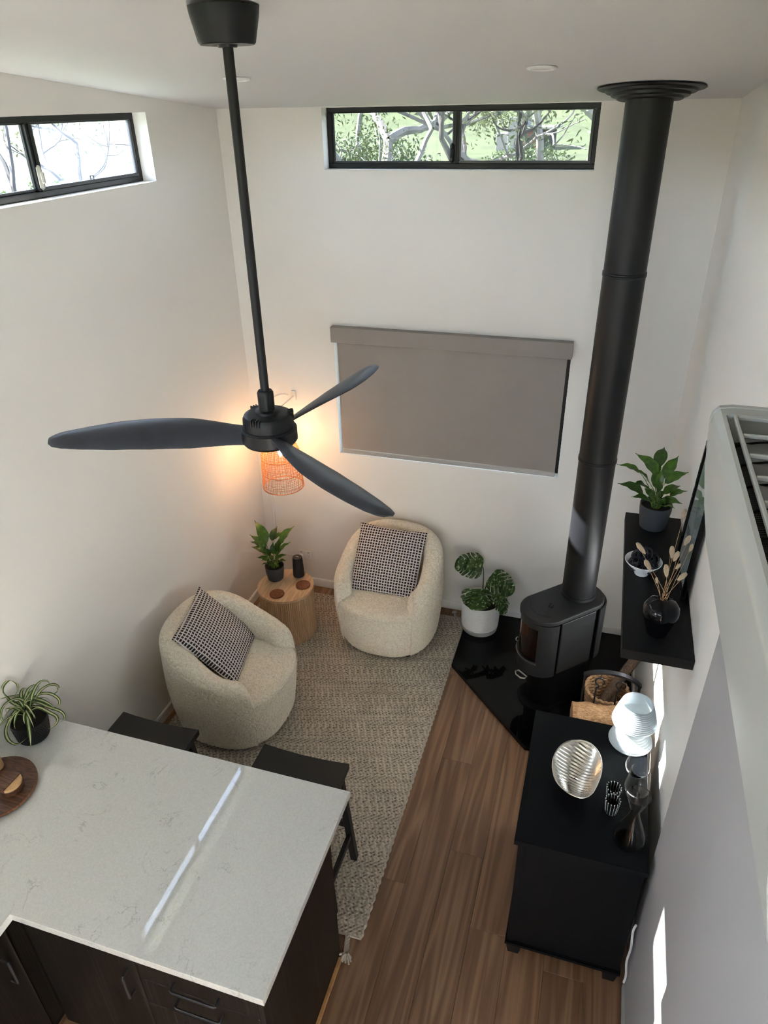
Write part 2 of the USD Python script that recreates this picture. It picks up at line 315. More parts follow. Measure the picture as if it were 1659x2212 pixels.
film('pane', (.46, .47, .475)); film('dusty_pane', (.62, .65, .69), dust=.006); film('west_pane', (.62, .64, .65)); film('clear_pane', (.97, .98, .975))
film('clear_glass', (.985, .99, .99), .018, .01, edge=.75); film('picture_glass', (.96, .975, .97)); film('stove_glass', (.5, .32, .25), .04, .03)
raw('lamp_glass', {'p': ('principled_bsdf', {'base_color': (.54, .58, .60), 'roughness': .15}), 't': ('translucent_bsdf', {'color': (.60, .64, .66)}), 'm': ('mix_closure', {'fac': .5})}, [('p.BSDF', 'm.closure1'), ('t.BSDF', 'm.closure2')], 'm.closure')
simple('firebox', (.09, .032, .022), .9, vary=(12, .5))
raw('bulb_glow', {'e': ('emission', {'color': (1.0, .60, .29), 'strength': 130.0})}, [], 'e.emission')
# ------------------------------------------------------------------ measured points (metres, room coordinates)
LILY1 = [[[2.617,-1.028,1.814],[2.509,-1.01,1.84]],[[2.698,-1.03,1.808],[2.587,-1.005,1.907]],[[2.695,-0.983,1.831],[2.72,-0.881,1.901]],[[2.733,-1.017,1.795],[2.785,-0.932,1.883]],[[2.735,-1.048,1.782],[2.834,-1.005,1.837]],[[2.646,-1.069,1.722],[2.524,-1.044,1.757]],[[2.77,-1.047,1.717],[2.848,-0.992,1.73]],[[2.733,-1.1,1.714],[2.823,-1.105,1.717]],[[2.672,-1.107,1.709],[2.592,-1.131,1.736]],[[2.683,-1.105,1.739],[2.599,-1.131,1.813]],[[2.739,-1.044,1.722],[2.817,-0.97,1.744]],[[2.698,-1.118,1.719],[2.647,-1.142,1.789]],[[2.705,-1.068,1.773],[2.711,-1.048,1.85]],[[2.701,-0.994,1.794],[2.679,-0.907,1.84]]]
LILY2 = [[[0.26,-0.501,0.68],[0.159,-0.442,0.83]],[[0.361,-0.474,0.686],[0.435,-0.397,0.799]],[[0.289,-0.466,0.69],[0.3,-0.386,0.768]],[[0.252,-0.51,0.653],[0.138,-0.51,0.689]],[[0.278,-0.539,0.632],[0.175,-0.563,0.683]],[[0.302,-0.559,0.586],[0.221,-0.588,0.617]],[[0.361,-0.519,0.629],[0.434,-0.474,0.712]],[[0.355,-0.536,0.596],[0.418,-0.517,0.63]],[[0.372,-0.555,0.579],[0.435,-0.56,0.61]],[[0.306,-0.457,0.703],[0.352,-0.399,0.739]],[[0.285,-0.53,0.602],[0.216,-0.523,0.627]],[[0.32,-0.527,0.621],[0.309,-0.496,0.701]],[[0.332,-0.573,0.579],[0.327,-0.625,0.58]],[[0.349,-0.564,0.592],[0.381,-0.615,0.588]],[[0.338,-0.501,0.63],[0.341,-0.448,0.704]],[[0.333,-0.475,0.644],[0.36,-0.39,0.709]]]
SPIDER = [[[0.1,-2.569,1.085],[0.063,-2.554,1.091],[0.028,-2.553,1.087],[0.012,-2.584,1.104],[0.015,-2.618,1.128]],[[0.094,-2.57,1.085],[0.066,-2.577,1.103],[0.024,-2.603,1.089],[0.017,-2.637,1.065],[0.022,-2.649,1.029],[0.036,-2.649,1.026]],[[0.087,-2.587,1.061],[0.03,-2.585,1.082],[0.016,-2.595,1.142],[0.014,-2.587,1.171],[0.019,-2.561,1.184],[0.013,-2.535,1.164],[0.031,-2.527,1.142],[0.035,-2.538,1.115],[0.024,-2.553,1.091]],[[0.065,-2.598,1.055],[0.055,-2.631,1.037],[0.049,-2.664,1.005],[0.057,-2.682,0.987],[0.077,-2.696,0.969],[0.109,-2.7,0.958],[0.136,-2.695,0.966],[0.165,-2.677,0.992]],[[0.109,-2.595,1.037],[0.152,-2.636,1.03],[0.183,-2.672,1.006],[0.209,-2.708,0.978]],[[0.113,-2.594,1.037],[0.144,-2.581,1.069],[0.178,-2.574,1.08],[0.224,-2.576,1.067],[0.259,-2.579,1.058],[0.271,-2.586,1.052],[0.278,-2.594,1.048],[0.273,-2.61,1.035],[0.252,-2.629,1.026]],[[0.117,-2.563,1.085],[0.155,-2.534,1.114],[0.203,-2.519,1.113],[0.239,-2.521,1.091],[0.243,-2.53,1.074],[0.218,-2.551,1.052]],[[0.12,-2.557,1.094],[0.165,-2.551,1.099],[0.209,-2.551,1.087],[0.238,-2.556,1.073]],[[0.114,-2.566,1.082],[0.167,-2.559,1.086],[0.202,-2.56,1.078],[0.242,-2.559,1.071],[0.275,-2.559,1.062],[0.295,-2.568,1.046],[0.295,-2.578,1.038],[0.284,-2.587,1.038]],[[0.147,-2.535,1.116],[0.161,-2.506,1.13],[0.193,-2.483,1.136],[0.207,-2.478,1.122],[0.201,-2.486,1.1],[0.165,-2.496,1.091]],[[0.122,-2.549,1.106],[0.119,-2.515,1.127],[0.13,-2.487,1.142],[0.148,-2.473,1.137],[0.155,-2.472,1.116]],[[0.088,-2.578,1.077],[0.053,-2.538,1.104],[0.05,-2.516,1.107],[0.052,-2.509,1.088]],[[0.094,-2.568,1.089],[0.081,-2.536,1.104],[0.086,-2.508,1.118],[0.1,-2.492,1.114],[0.098,-2.497,1.085]],[[0.101,-2.564,1.092],[0.096,-2.531,1.103],[0.099,-2.51,1.107],[0.094,-2.496,1.108]],[[0.068,-2.597,1.055],[0.05,-2.614,1.066],[0.034,-2.637,1.052],[0.041,-2.654,1.035]],[[0.061,-2.6,1.055],[0.101,-2.604,1.076],[0.129,-2.616,1.071]],[[0.076,-2.587,1.068],[0.022,-2.567,1.068],[0.016,-2.579,1.092]]]
BUNNY = [[[2.633,-1.797,1.835],[2.594,-1.783,1.873]],[[2.652,-1.894,1.826],[2.626,-1.882,1.862]],[[2.681,-1.919,1.789],[2.675,-1.91,1.81]],[[2.711,-1.907,1.813],[2.702,-1.886,1.857]],[[2.728,-1.812,1.841],[2.724,-1.787,1.882]],[[2.732,-1.843,1.848],[2.746,-1.819,1.881]],[[2.742,-1.863,1.829],[2.757,-1.849,1.846]],[[2.753,-1.891,1.797],[2.783,-1.869,1.821]],[[2.771,-1.746,1.867],[2.79,-1.718,1.898]],[[2.792,-1.77,1.857],[2.8,-1.748,1.88]],[[2.76,-1.649,1.932],[2.766,-1.623,1.962]]]
MONSTERA = [[[1.75,-0.111,0.505],[1.573,-0.202,0.548],[1.705,-0.067,0.602],[1.704,-0.178,0.459]],[[1.819,-0.153,0.46],[1.987,-0.206,0.383],[1.883,-0.092,0.527],[1.856,-0.209,0.387]],[[1.75,-0.281,0.424],[1.776,-0.392,0.328],[1.842,-0.309,0.331],[1.625,-0.363,0.396]],[[1.89,-0.263,0.4],[1.954,-0.36,0.307],[1.975,-0.279,0.329],[1.859,-0.312,0.376]]]
BOWL_RIM = [[2.483,-1.939],[2.531,-1.936],[2.573,-1.968],[2.598,-2.046],[2.596,-2.102],[2.58,-2.172],[2.557,-2.223],[2.528,-2.243],[2.488,-2.24],[2.445,-2.219],[2.418,-2.188],[2.401,-2.144],[2.394,-2.105],[2.403,-2.031],[2.429,-1.977]]
# ================================================================== THE ROOM
W, YB, HC, SL = 2.853, -7.6, 3.372, -0.0875            # right wall, rear wall, ceiling height at the far wall, ceiling slope
def ceil(y): return HC + SL * y
def slab(poly, axis, a, b):
    """Extrudes a 2D polygon along an axis: axis x takes (y,z), axis y takes (x,z)."""
    m = prism(poly, a, b); v = np.array(m.vertices)
    v = v[:, [2, 0, 1]] if axis == 'x' else np.c_[v[:, 0], v[:, 2], v[:, 1]]
    m = trimesh.Trimesh(v, m.faces, process=False)
    if m.volume < 0: m.invert()
    return m
TH = .108
WZ0, WZ1 = 3.051, 3.368                                  # the high windows
LW = (-2.265, -.733); LW2 = (-4.40, -2.865); LW3 = (-6.6, -5.0); BW = (.665, 2.197); MW = (.664, 2.191, 1.215, 2.10)
left = Polygon([(YB - .2, -.1), (TH, -.1), (TH, ceil(TH) + .3), (YB - .2, ceil(YB) + .3)])
for y0, y1 in (LW, LW2, LW3): left = left.difference(sbox(y0, WZ0 - (.9 if y0 < -5 else 0), y1, WZ1))
obj('wall_left', slab(left, 'x', -TH, 0), 'wall_paint', smooth=False, kind='structure')
back = Polygon([(0, -.1), (W, -.1), (W, HC + .2), (0, HC + .2)]).difference(sbox(BW[0], WZ0, BW[1], WZ1)).difference(sbox(MW[0], MW[2], MW[1], MW[3]))
obj('wall_back', slab(back, 'y', 0, TH), 'wall_paint', smooth=False, kind='structure')
right = Polygon([(YB - .2, -.1), (TH, -.1), (TH, ceil(TH) + .3), (YB - .2, ceil(YB) + .3)])
obj('wall_right', slab(right, 'x', W, W + TH), 'wall_paint', smooth=False, kind='structure')
rear = Polygon([(0, -.1), (W, -.1), (W, ceil(YB) + .3), (0, ceil(YB) + .3)]).difference(sbox(.4, 3.05, 2.45, 3.65))
obj('wall_front', slab(rear, 'y', YB - TH, YB), 'wall_paint', smooth=False, kind='structure')
cv = [(-TH, TH), (W + TH, TH), (W + TH, YB - TH), (-TH, YB - TH)]
obj('ceiling', (np.array([(x, y, ceil(y) + d) for d in (0, .12) for x, y in cv]), np.array([[0, 1, 2, 3], [7, 6, 5, 4], [0, 4, 5, 1], [1, 5, 6, 2], [2, 6, 7, 3], [3, 7, 4, 0]])), 'ceiling_paint', smooth=False, kind='structure')
fl = thing('floor', None, None, kind='structure')
obj('subfloor', bx(-TH, W + TH, YB - TH, TH, -.12, -.014), 'stove_dark', fl, smooth=False)
PW = .1765
first = {-1: -2.25, 0: -1.43, 1: -2.005, 2: -2.37, 3: -1.62, 4: -2.47, 5: -1.95}
for k in range(-11, 7):
    x0 = 1.772 + PW * k; x1 = x0 + PW
    a, b = max(x0, 0), min(x1, W)
    if b - a < .01: continue
    j = first.get(k, -rng.uniform(0.2, 1.6)); ys = sorted([j + 1.53 * q for q in range(-6, 4)])
    ys = [YB] + [y for y in ys if YB + .05 < y < -.05] + [0.0]
    for y0, y1 in zip(ys[:-1], ys[1:]):
        obj('plank', bx(a + .0004, b - .0004, y0 + .0004, y1 - .0004, -.014, 0, .0012), 'floor_wood', fl, smooth=False)
def board(name, pts, h=.07, t=.012):
    obj(name, pts, 'trim_paint', smooth=False, kind='structure')
board('baseboard_back', cat(bx(.012, W - .012, -.012, 0, 0, .064), bx(.012, W - .012, -.008, 0, .064, .07)))
board('baseboard_left', cat(bx(0, .012, -2.65, 0, 0, .064), bx(0, .008, -2.65, 0, .064, .07)))
board('baseboard_right', cat(bx(W - .012, W, YB, 0, 0, .064), bx(W - .008, W, YB, 0, .064, .07)))

# ------------------------------------------------------------------ windows
def high_window(name, a0, a1, axis, inner, sgn, dusty, latch_at, glass='pane', low=0):
    """A two-panel sliding window in the opening a0..a1; inner is the plane of the frame's room face, sgn the way out."""
    w = thing(name, None, None, kind='structure')
    def b(u0, u1, d0, d1, z0, z1, bev=.002):
        d0, d1 = inner + sgn * d0, inner + sgn * d1
        return bx(u0, u1, d0, d1, z0, z1, bev) if axis == 'y' else bx(d0, d1, u0, u1, z0, z1, bev)
    z0, z1, t = WZ0 - low + .001, WZ1 - .001, .026; mid = (a0 + a1) / 2
    obj('frame', cat(b(a0, a1, 0, .030, z0, z0 + t), b(a0, a1, 0, .030, z1 - t, z1), b(a0, a0 + t, 0, .030, z0 + t, z1 - t), b(a1 - t, a1, 0, .030, z0 + t, z1 - t)), 'black_frame', w, smooth=False)
    obj('meeting_stile', cat(b(mid - .017, mid + .017, -.002, .029, z0 + t, z1 - t), b(mid - .004, mid + .004, -.008, -.002, z0 + t, z1 - t, .001)), 'black_frame', w, smooth=False)
    for k, (u0, u1, d) in enumerate(((a0 + t, mid - .012, .014), (mid + .012, a1 - t, .001))):
        s = .012 if k == 0 else .016
        sash = obj('sash', cat(b(u0, u1, d, d + .013, z0 + t, z0 + t + s), b(u0, u1, d, d + .013, z1 - t - s * .4, z1 - t), b(u0, u0 + s, d, d + .013, z0 + t + s, z1 - t - s * .4), b(u1 - s, u1, d, d + .013, z0 + t + s, z1 - t - s * .4)), 'sash_metal', w, smooth=False)
        pa, pb = u0 + s, u1 - s
        obj('pane', b(pa, pb, d + .005, d + .008, z0 + t + s, z1 - t - s * .4, 0), 'dusty_pane' if dusty and k == 1 else glass, sash, smooth=False)
    u = latch_at; lz = z0 + t
    obj('latch', cat(b(u - .013, u + .013, -.016, .008, lz + .004, lz + .105, .010), b(u - .010, u + .010, -.026, -.012, lz + .03, lz + .08, .006)), 'steel' if dusty else 'black_frame', w, smooth=False)
    q = mid + .36 * (a1 - a0) / 1.53
    obj('sash_grip', cat(b(q - .013, q - .010, .004, .012, lz, lz + .034, .001), b(q + .010, q + .013, .004, .012, lz, lz + .034, .001), b(q - .013, q + .013, .004, .012, lz + .031, lz + .034, .001)), 'sash_metal', w, smooth=False)
    # extruded outer flashing
    obj('outer_sill', b(a0, a1, .0305, .042, z0 - .004, z0 + .004, 0), 'sash_metal', w, smooth=False)
high_window('window_1', LW[0], LW[1], 'x', -.078, -1, True, (LW[0] + LW[1]) / 2, 'west_pane')
high_window('window_2', BW[0], BW[1], 'y', .078, 1, False, (BW[0] + BW[1]) / 2 - .02)
high_window('window_3', LW2[0], LW2[1], 'x', -.078, -1, False, (LW2[0] + LW2[1]) / 2)
w4 = thing('window_4', None, None, kind='structure')
x0, x1, z0, z1 = MW
obj('frame', cat(bx(x0, x1, .07, .107, z0, z0 + .04), bx(x0, x1, .07, .107, z1 - .04, z1), bx(x0, x0 + .04, .07, .107, z0 + .04, z1 - .04), bx(x1 - .04, x1, .07, .107, z0 + .04, z1 - .04)), 'black_frame', w4, smooth=False)
obj('pane', bx(x0 + .04, x1 - .04, .088, .092, z0 + .04, z1 - .04), 'pane', w4, smooth=False)
# added windows, unseen behind the camera, to bring more daylight indoors
high_window('window_5', LW3[0], LW3[1], 'x', -.078, -1, False, (LW3[0] + LW3[1]) / 2, 'clear_pane', .9)
w6 = thing('window_6', None, None, kind='structure')
obj('frame', cat(bx(.4, 2.45, YB - .09, YB - .04, 3.05, 3.09), bx(.4, 2.45, YB - .09, YB - .04, 3.61, 3.65), [bx(x - .02, x + .02, YB - .09, YB - .04, 3.09, 3.61) for x in (.42, 1.425, 2.43)]), 'black_frame', w6, smooth=False)
for a, b in ((.44, 1.405), (1.445, 2.41)): obj('pane', bx(a, b, YB - .068, YB - .064, 3.09, 3.61), 'clear_pane', w6, smooth=False)

# ================================================================== CEILING FAN
FX, FY = 1.432, -2.52
fan = thing('ceiling_fan', 'black three-blade ceiling fan on a long rod hanging from the sloped ceiling', 'ceiling fan', (FX, FY, ceil(FY)))
zc = ceil(FY)
obj('canopy', cat(lathe([(0, zc - .001), (.082, zc - .004), (.080, zc - .02), (.067, zc - .075), (.063, zc - .079), (.024, zc - .079), (.022, zc - .084), (.0, zc - .084)], (FX, FY, 0))), 'fan_black', fan)
obj('rod', tube([(FX, FY, zc - .08), (FX, FY, 2.60)], .0128, 20), 'fan_black', fan)
obj('coupling', lathe([(0, 2.662), (.020, 2.662), (.024, 2.656), (.024, 2.603), (.036, 2.600), (.038, 2.592), (0, 2.590)], (FX, FY, 0)), 'fan_black', fan)
motor = obj('motor_housing', lathe([(0, 2.594), (.056, 2.594), (.070, 2.588), (.0755, 2.578), (.077, 2.545), (.0, 2.545)], (FX, FY, 0)), 'fan_black', fan)
for a0 in (15, 135, 255):
    for k in range(4):
        a = math.radians(a0 + 7 * k)
        obj('cooling_rib', bar((FX + .060 * math.cos(a), FY + .060 * math.sin(a), 2.583), (FX + .078 * math.cos(a), FY + .078 * math.sin(a), 2.583), .004, .022, .001), 'fan_black', motor, smooth=False)
obj('hub_ring', lathe([(0, 2.548), (.080, 2.548), (.0845, 2.542), (.0845, 2.506), (.078, 2.497), (.05, 2.492), (0, 2.490)], (FX, FY, 0)), 'fan_black', fan)
for ang in (-156.7, 79.0, -38.6):
    a = math.radians(ang); ca, sa = math.cos(a), math.sin(a); R = .648; nr, nc = 44, 13; V = []
    for side in (1, -1):
        for i in range(nr):
            s = i / (nr - 1); r = .055 + (R - .055) * s
            ch = np.interp(s, [0, .1, .3, .5, .68, .83, .93, .98, 1], [.066, .078, .120, .134, .126, .104, .080, .058, .030])
            off = -.022 * math.sin(PI * min(1, s * 1.02)) - .008 * s ** 3
            tw = math.radians(np.interp(s, [0, .15, .5, 1], [34, 29, 20, 14])); zc0 = 2.520 + .018 * s
            for j in range(nc):
                q = j / (nc - 1) * 2 - 1; tpos = off + q * ch / 2; camber = .10 * ch * (1 - q * q)
                th = .0052 * math.sqrt(max(0, 1 - q * q * .97)) * (1 if s < .97 else .6)
                tang = tpos * math.cos(tw) + camber * math.sin(tw) * .5; z = zc0 - tpos * math.sin(tw) + camber * math.cos(tw) + side * th
                V.append((FX + r * ca - tang * sa, FY + r * sa + tang * ca, z))
    top = grid_faces(nr, nc); n0 = nr * nc; bot = top[:, ::-1] + n0
    loop = [j for j in range(nc)] + [i * nc + nc - 1 for i in range(1, nr)] + [(nr - 1) * nc + j for j in range(nc - 2, -1, -1)] + [i * nc for i in range(nr - 2, 0, -1)]
    edge = np.array([[loop[k], loop[(k + 1) % len(loop)], loop[(k + 1) % len(loop)] + n0, loop[k] + n0] for k in range(len(loop))])
    m = trimesh.Trimesh(np.array(V), np.vstack([np.vstack([f[:, [0, 1, 2]], f[:, [0, 2, 3]]]) for f in (top, bot, edge[:, ::-1])]), process=False)
    trimesh.repair.fix_normals(m)
    obj('blade', m, 'fan_wood', fan, smooth=50)

# downlights
for nm, x, y in (('white recessed downlight in the ceiling behind the fan rod', .812, -1.28), ('white recessed downlight in the ceiling to the left of the flue rose', 2.03, -1.305)):
    z = ceil(y); d = thing('downlight', nm, 'light', (x, y, z))
    T = rot((1, 0, 0), math.degrees(math.atan(SL)), (x, y, z))
    obj('trim_ring', place(lathe([(.052, z - .0002), (.055, z - .002), (.053, z - .006), (.042, z - .009), (.038, z - .004)], (x, y, 0), 40), T), 'white_plastic', d)
    obj('lens', place(lathe([(0, z - .003), (.040, z - .004)], (x, y, 0), 40), T), 'white_ceramic', d)

# ================================================================== FLUE AND STOVE
SX, SY = 2.419, -.60
flue = thing('flue_pipe', 'tall matte black flue pipe running from the stove to the ceiling', 'flue', (SX, SY, .752))
for k, (z0, z1) in enumerate(((.752, 1.668), (1.668, 2.655), (2.655, 3.40))):
    s = obj('pipe_section', lathe([(.0995 + .0008 * (k % 2), z0), (.0995 + .0008 * (k % 2), z1)], (SX, SY, 0), 72), 'flue_black', flue)
    if k: obj('joint_band', lathe([(.1, z0 - .014), (.1035, z0 - .012), (.1035, z0 - .004), (.1012, z0 - .002), (.1035, z0), (.1035, z0 + .006), (.1, z0 + .009)], (SX, SY, 0), 72), 'flue_black', s)
obj('base_collar', lathe([(.1, .772), (.104, .770), (.106, .752), (.1, .752)], (SX, SY, 0), 64), 'flue_black', flue)
zr = ceil(SY); T = rot((1, 0, 0), math.degrees(math.atan(SL)), (SX, SY, zr))
obj('ceiling_rose', place(lathe([(.095, zr - .002), (.222, zr - .002), (.224, zr - .008), (.216, zr - .012), (.190, zr - .013), (.188, zr - .022), (.182, zr - .025), (.164, zr - .026), (.162, zr - .036), (.156, zr - .039), (.140, zr - .040), (.137, zr - .048), (.130, zr - .051), (.095, zr - .051)], (SX, SY, 0), 80, close=True), T), 'flue_black', flue)

AX = np.array([-1, -1]) / math.sqrt(2); PX = np.array([1, -1]) / math.sqrt(2)
O2 = np.array([SX, SY]) + .018 * PX
def sp(a, p): return O2 + a * AX + p * PX
def stadium(a0, a1, r, n=28):
    th = np.linspace(-PI / 2, PI / 2, n)
    return Polygon([tuple(sp(a1 + r * math.cos(t), r * math.sin(t))) for t in th] + [tuple(sp(a0 - r * math.cos(t), -r * math.sin(t))) for t in th])
stove = thing('wood_stove', 'black steel wood stove with a rounded glass door standing on the black hearth', 'stove', (SX, SY, .025))
obj('pedestal', cat(prism(stadium(.0, .20, .115), .028, .32), prism(stadium(-.02, .25, .13), .025, .032)), 'stove_dark', stove, smooth=25)
obj('body', cat(prism(stadium(.0, .20, .128), .32, .715)), 'stove_dark', stove, smooth=25)
def rounded_plate(a0, a1, r, z0, z1, b=.008):
    secs = [(r - b, z0), (r, z0 + b * .5), (r, z1 - b), (r - b * .3, z1 - b * .3), (r - b, z1)]
    rings = [np.c_[np.array(stadium(a0, a1, rr).exterior.coords)[:-1], np.full(56, z)] for rr, z in secs]
    v = np.vstack(rings); f = grid_faces(len(secs), 56, True)
    m = trimesh.Trimesh(v, np.vstack([f[:, [0, 1, 2]], f[:, [0, 2, 3]]]), process=False)
    capt, capb = prism(stadium(a0, a1, r - b), z1 - .002, z1), prism(stadium(a0, a1, r - b), z0, z0 + .002)
    return cat(m, capt, capb)
top = obj('top_plate', rounded_plate(.0, .272, .146, .722, .752), 'stove_black', stove, smooth=30)
# emblem on the top plate: crossed slanted strokes
for q, (a, p, da, dp) in enumerate(((.232, -.004, .016, .012), (.238, .012, -.004, .014), (.214, .006, .012, .010), (.222, -.018, -.010, .008))):
    u, w = sp(a, p), sp(a + da, p + dp)
    obj('emblem_stroke', bar((*u, .7525), (*w, .7525), .007, .003, .001), 'stove_dark', top, smooth=False)
obj('plate_line', tube([(*sp(.272 + .10 * math.cos(t) - .02, .10 * math.sin(t)), .7518) for t in np.linspace(-1.1, 1.1, 20)], .0012, 6), 'stove_dark', top)
# curved door: frame around the glass
def arc_band(r, t0, t1, z0, z1, th, n=22, a1=.262):
    ts = np.linspace(t0, t1, n); V = []
    for rr in (r, r - th):
        for z in (z0, z1):
            V += [(*sp(a1 + rr * math.cos(t), rr * math.sin(t)), z) for t in ts]
    V = np.array(V); i = np.arange(n - 1); f = []
    q = lambda a, b: np.c_[a * n + i, a * n + i + 1, b * n + i + 1, b * n + i]
    f = np.vstack([q(0, 1), q(3, 2), q(1, 3), q(2, 0), [[0, n, 3 * n, 2 * n]], [[n - 1, 3 * n - 1, 4 * n - 1, 2 * n - 1]]])
    m = trimesh.Trimesh(V, np.vstack([f[:, [0, 1, 2]], f[:, [0, 2, 3]]]), process=True); trimesh.repair.fix_normals(m); return m
door = obj('door', cat(arc_band(.143, -1.52, 1.52, .32, .43, .012), arc_band(.143, -1.52, 1.52, .675, .712, .012), arc_band(.143, .62, 1.52, .43, .675, .012), arc_band(.143, -1.52, -.78, .43, .675, .012)), 'stove_black', stove, smooth=40)
obj('door_glass', arc_band(.140, -.80, .64, .428, .677, .004), 'stove_glass', door, smooth=40)
obj('door_bar', tube([(*sp(.262 + .150 * math.cos(t), .150 * math.sin(t)), .424) for t in np.linspace(-1.0, .66, 24)], .0075, 10), 'dark_steel', door)
hp = [(-.03, 0), (-.034, .022), (-.018, .036), (.018, .036), (.034, .022), (.03, 0)]
tq = .12; e = np.array([math.cos(tq), math.sin(tq)]); tn = np.array([-math.sin(tq), math.cos(tq)])
hb = np.array([.262, 0]) + .143 * e
obj('door_handle', cat(tube([(*sp(*(hb + u * tn + (w + .004) * e)), .305) for u, w in [(-.036, 0), (-.040, .022), (-.020, .038), (.020, .038), (.040, .022), (.036, 0), (-.036, 0)]], .005, 8)), 'steel', stove)
obj('latch_ring', ring((*sp(.33, -.150), .425), .012, .003, 24, 6, (*PX, .4)), 'steel', stove)
obj('firebox', cat(prism(stadium(.06, .17, .085), .40, .70)), 'firebox', stove, smooth=25)
obj('baffle_stone', bx(-.035, .035, -.004, .004, .56, .68, .003).apply_transform(trimesh.transformations.rotation_matrix(-PI / 4, (0, 0, 1))).apply_translation((*sp(.375, -.045), 0)), 'log_end', stove, smooth=False)
for s in (1, -1):
    u0, u1 = sp(-.005, s * .141), sp(.255, s * .141)
    obj('side_panel', bar((*u0, .525), (*u1, .525), .012, .385, .003), 'stove_black', stove, smooth=False)
bk = [(t) for t in np.linspace(PI / 2 + .12, 3 * PI / 2 - .12, 24)]
V = [];
obj('back_shroud', cat(*[bar((*sp(-.022 + .143 * math.cos(bk[i]), .143 * math.sin(bk[i])), .525), (*sp(-.022 + .143 * math.cos(bk[i + 1]), .143 * math.sin(bk[i + 1])), .525), .008, .385) for i in range(23)]), 'stove_black', stove, smooth=False)

hearth = obj('hearth', bevel_prism(Polygon([(1.656, -.014), (2.838, -.014), (2.838, -1.236), (2.232, -1.236), (1.656, -.646)]), 0.0005, .025, .004), 'hearth_black', smooth=False, label='black polished stone hearth slab with a cut corner under the stove', cat='hearth')

# ================================================================== BLINDS
bl = thing('roller_blind', 'taupe roller blind pulled down over the far wall window with a fabric-covered head box', 'roller blind', ((x0 + x1) / 2, -.03, 2.14))
obj('head_box', bx(.663, 2.197, -.055, -.001, 2.035, 2.135, .002), 'blind_fabric', bl, smooth=False)
obj('fabric', cat(bx(.700, 2.172, -.030, -.0285, 1.27, 2.04)), 'blind_fabric', bl, smooth=False)
obj('bottom_rail', cat(bx(.698, 2.174, -.036, -.022, 1.236, 1.272, .005)), 'alu', bl, smooth=False)
obj('pull_chain', cat(tube([(.688, -.028, 2.04), (.688, -.028, 1.62), (.692, -.034, 1.605), (.697, -.04, 1.62), (.697, -.04, 2.04)], .0022, 6)), 'white_plastic', bl)
def wall_blind(name_label, x, ya, clip, yb_top, ztop, ya_near):
    b = thing('roller_blind', name_label, 'roller blind', (x, (ya + ya_near) / 2, .03))
    obj('fabric', slab(Polygon([(ya - clip, .05), (ya_near, .05), (ya_near, ztop), (yb_top, ztop), (ya, .05 + clip * .8)]), 'x', x, x + .0016), 'blind_grey', b, smooth=False)
    obj('bottom_rail', bx(x - .012, x + .012, ya_near, ya - clip - .002, .022, .058, .006), 'alu', b, smooth=False)
    obj('head_rail', bx(x - .03, min(x + .03, W - .002), ya_near, yb_top, ztop - .01, ztop + .07, .004), 'white_plastic', b, smooth=False)
wall_blind('long grey roller blind on the right wall beside the black sideboard', 2.822, -2.315, .135, -2.415, 2.16, -3.16)
wall_blind('grey roller blind on the right wall nearest the camera, overlapping the other grey one', 2.800, -2.985, 0.0, -3.014, 2.16, -4.35)
# ================================================================== RUG
RX0, RX1, RY0, RY1 = .05, 1.652, -2.578, -.115
def make_rug():
    p = .0037; xs = np.arange(RX0, RX1 + p, p); ys = np.arange(RY0, RY1 + p, p); X, Y = np.meshgrid(xs, ys, indexing='ij')
    ax, ay = .0130, .0112; wob = (fbm(np.stack([X * 4, Y * 4, X * 0], -1), 3, 3) - .5) * .010
    U, Vv = (X + wob) / ax, (Y + wob * .6) / ay; best = np.full(X.shape, 9.0); ids = np.zeros(X.shape, int)
    for oi in (0, 1):
        iu, iv = np.round(U - .5 * oi), np.round(Vv - .5 * oi)
        d = ((U - iu - .5 * oi) / .62) ** 2 + ((Vv - iv - .5 * oi) / .60) ** 2
        k = (iu * 7919 + iv * 104729 + oi * 31).astype(np.int64); take = d < best
        best = np.where(take, d, best); ids = np.where(take, k, ids)
    hs = (ids * 2654435761) & 0xFFFFFFFF; r1 = ((hs ^ (hs >> 15)) & 1023) / 1023.0; r2 = (((hs * 69069) & 0xFFFFFFFF) >> 12 & 1023) / 1023.0
    Z = .009 + .0078 * np.sqrt(np.clip(1 - best, 0, 1)) * (.75 + .5 * r2)
    edge = np.minimum(np.minimum(X - RX0, RX1 - X), np.minimum(Y - RY0, RY1 - Y)); Z = np.where(edge < .0045, np.minimum(Z, .002), Z)
    slow = fbm(np.stack([X * 9, Y * 9, X * 0], -1), 3, 8)
    t = .52 + 1.05 * r1 ** 1.1; t = np.where(r1 < .08, .26, t) * (.8 + .4 * slow)
    col = np.stack([.375 * t, .325 * t, .262 * t], -1)
    nu, nv = X.shape
    return (np.stack([X, Y, Z], -1).reshape(-1, 3), grid_faces_fast(nu, nv)), np.clip(col.reshape(-1, 3), 0, .9)
def grid_faces_fast(nu, nv):
    i = (np.arange(nu - 1)[:, None] * nv + np.arange(nv - 1)[None]).ravel()
    return np.c_[i, i + nv, i + nv + 1, i + 1]
rug = thing('rug', 'chunky woven beige wool rug under the two armchairs', 'rug', ((RX0 + RX1) / 2, (RY0 + RY1) / 2, 0))
g, col = make_rug()
obj('woven_loops', g, 'rug_wool', rug, color=col, kind='stuff')
obj('backing', bx(RX0 + .004, RX1 - .004, RY0 + .004, RY1 - .004, .0004, .0045), 'wool', rug, smooth=False)
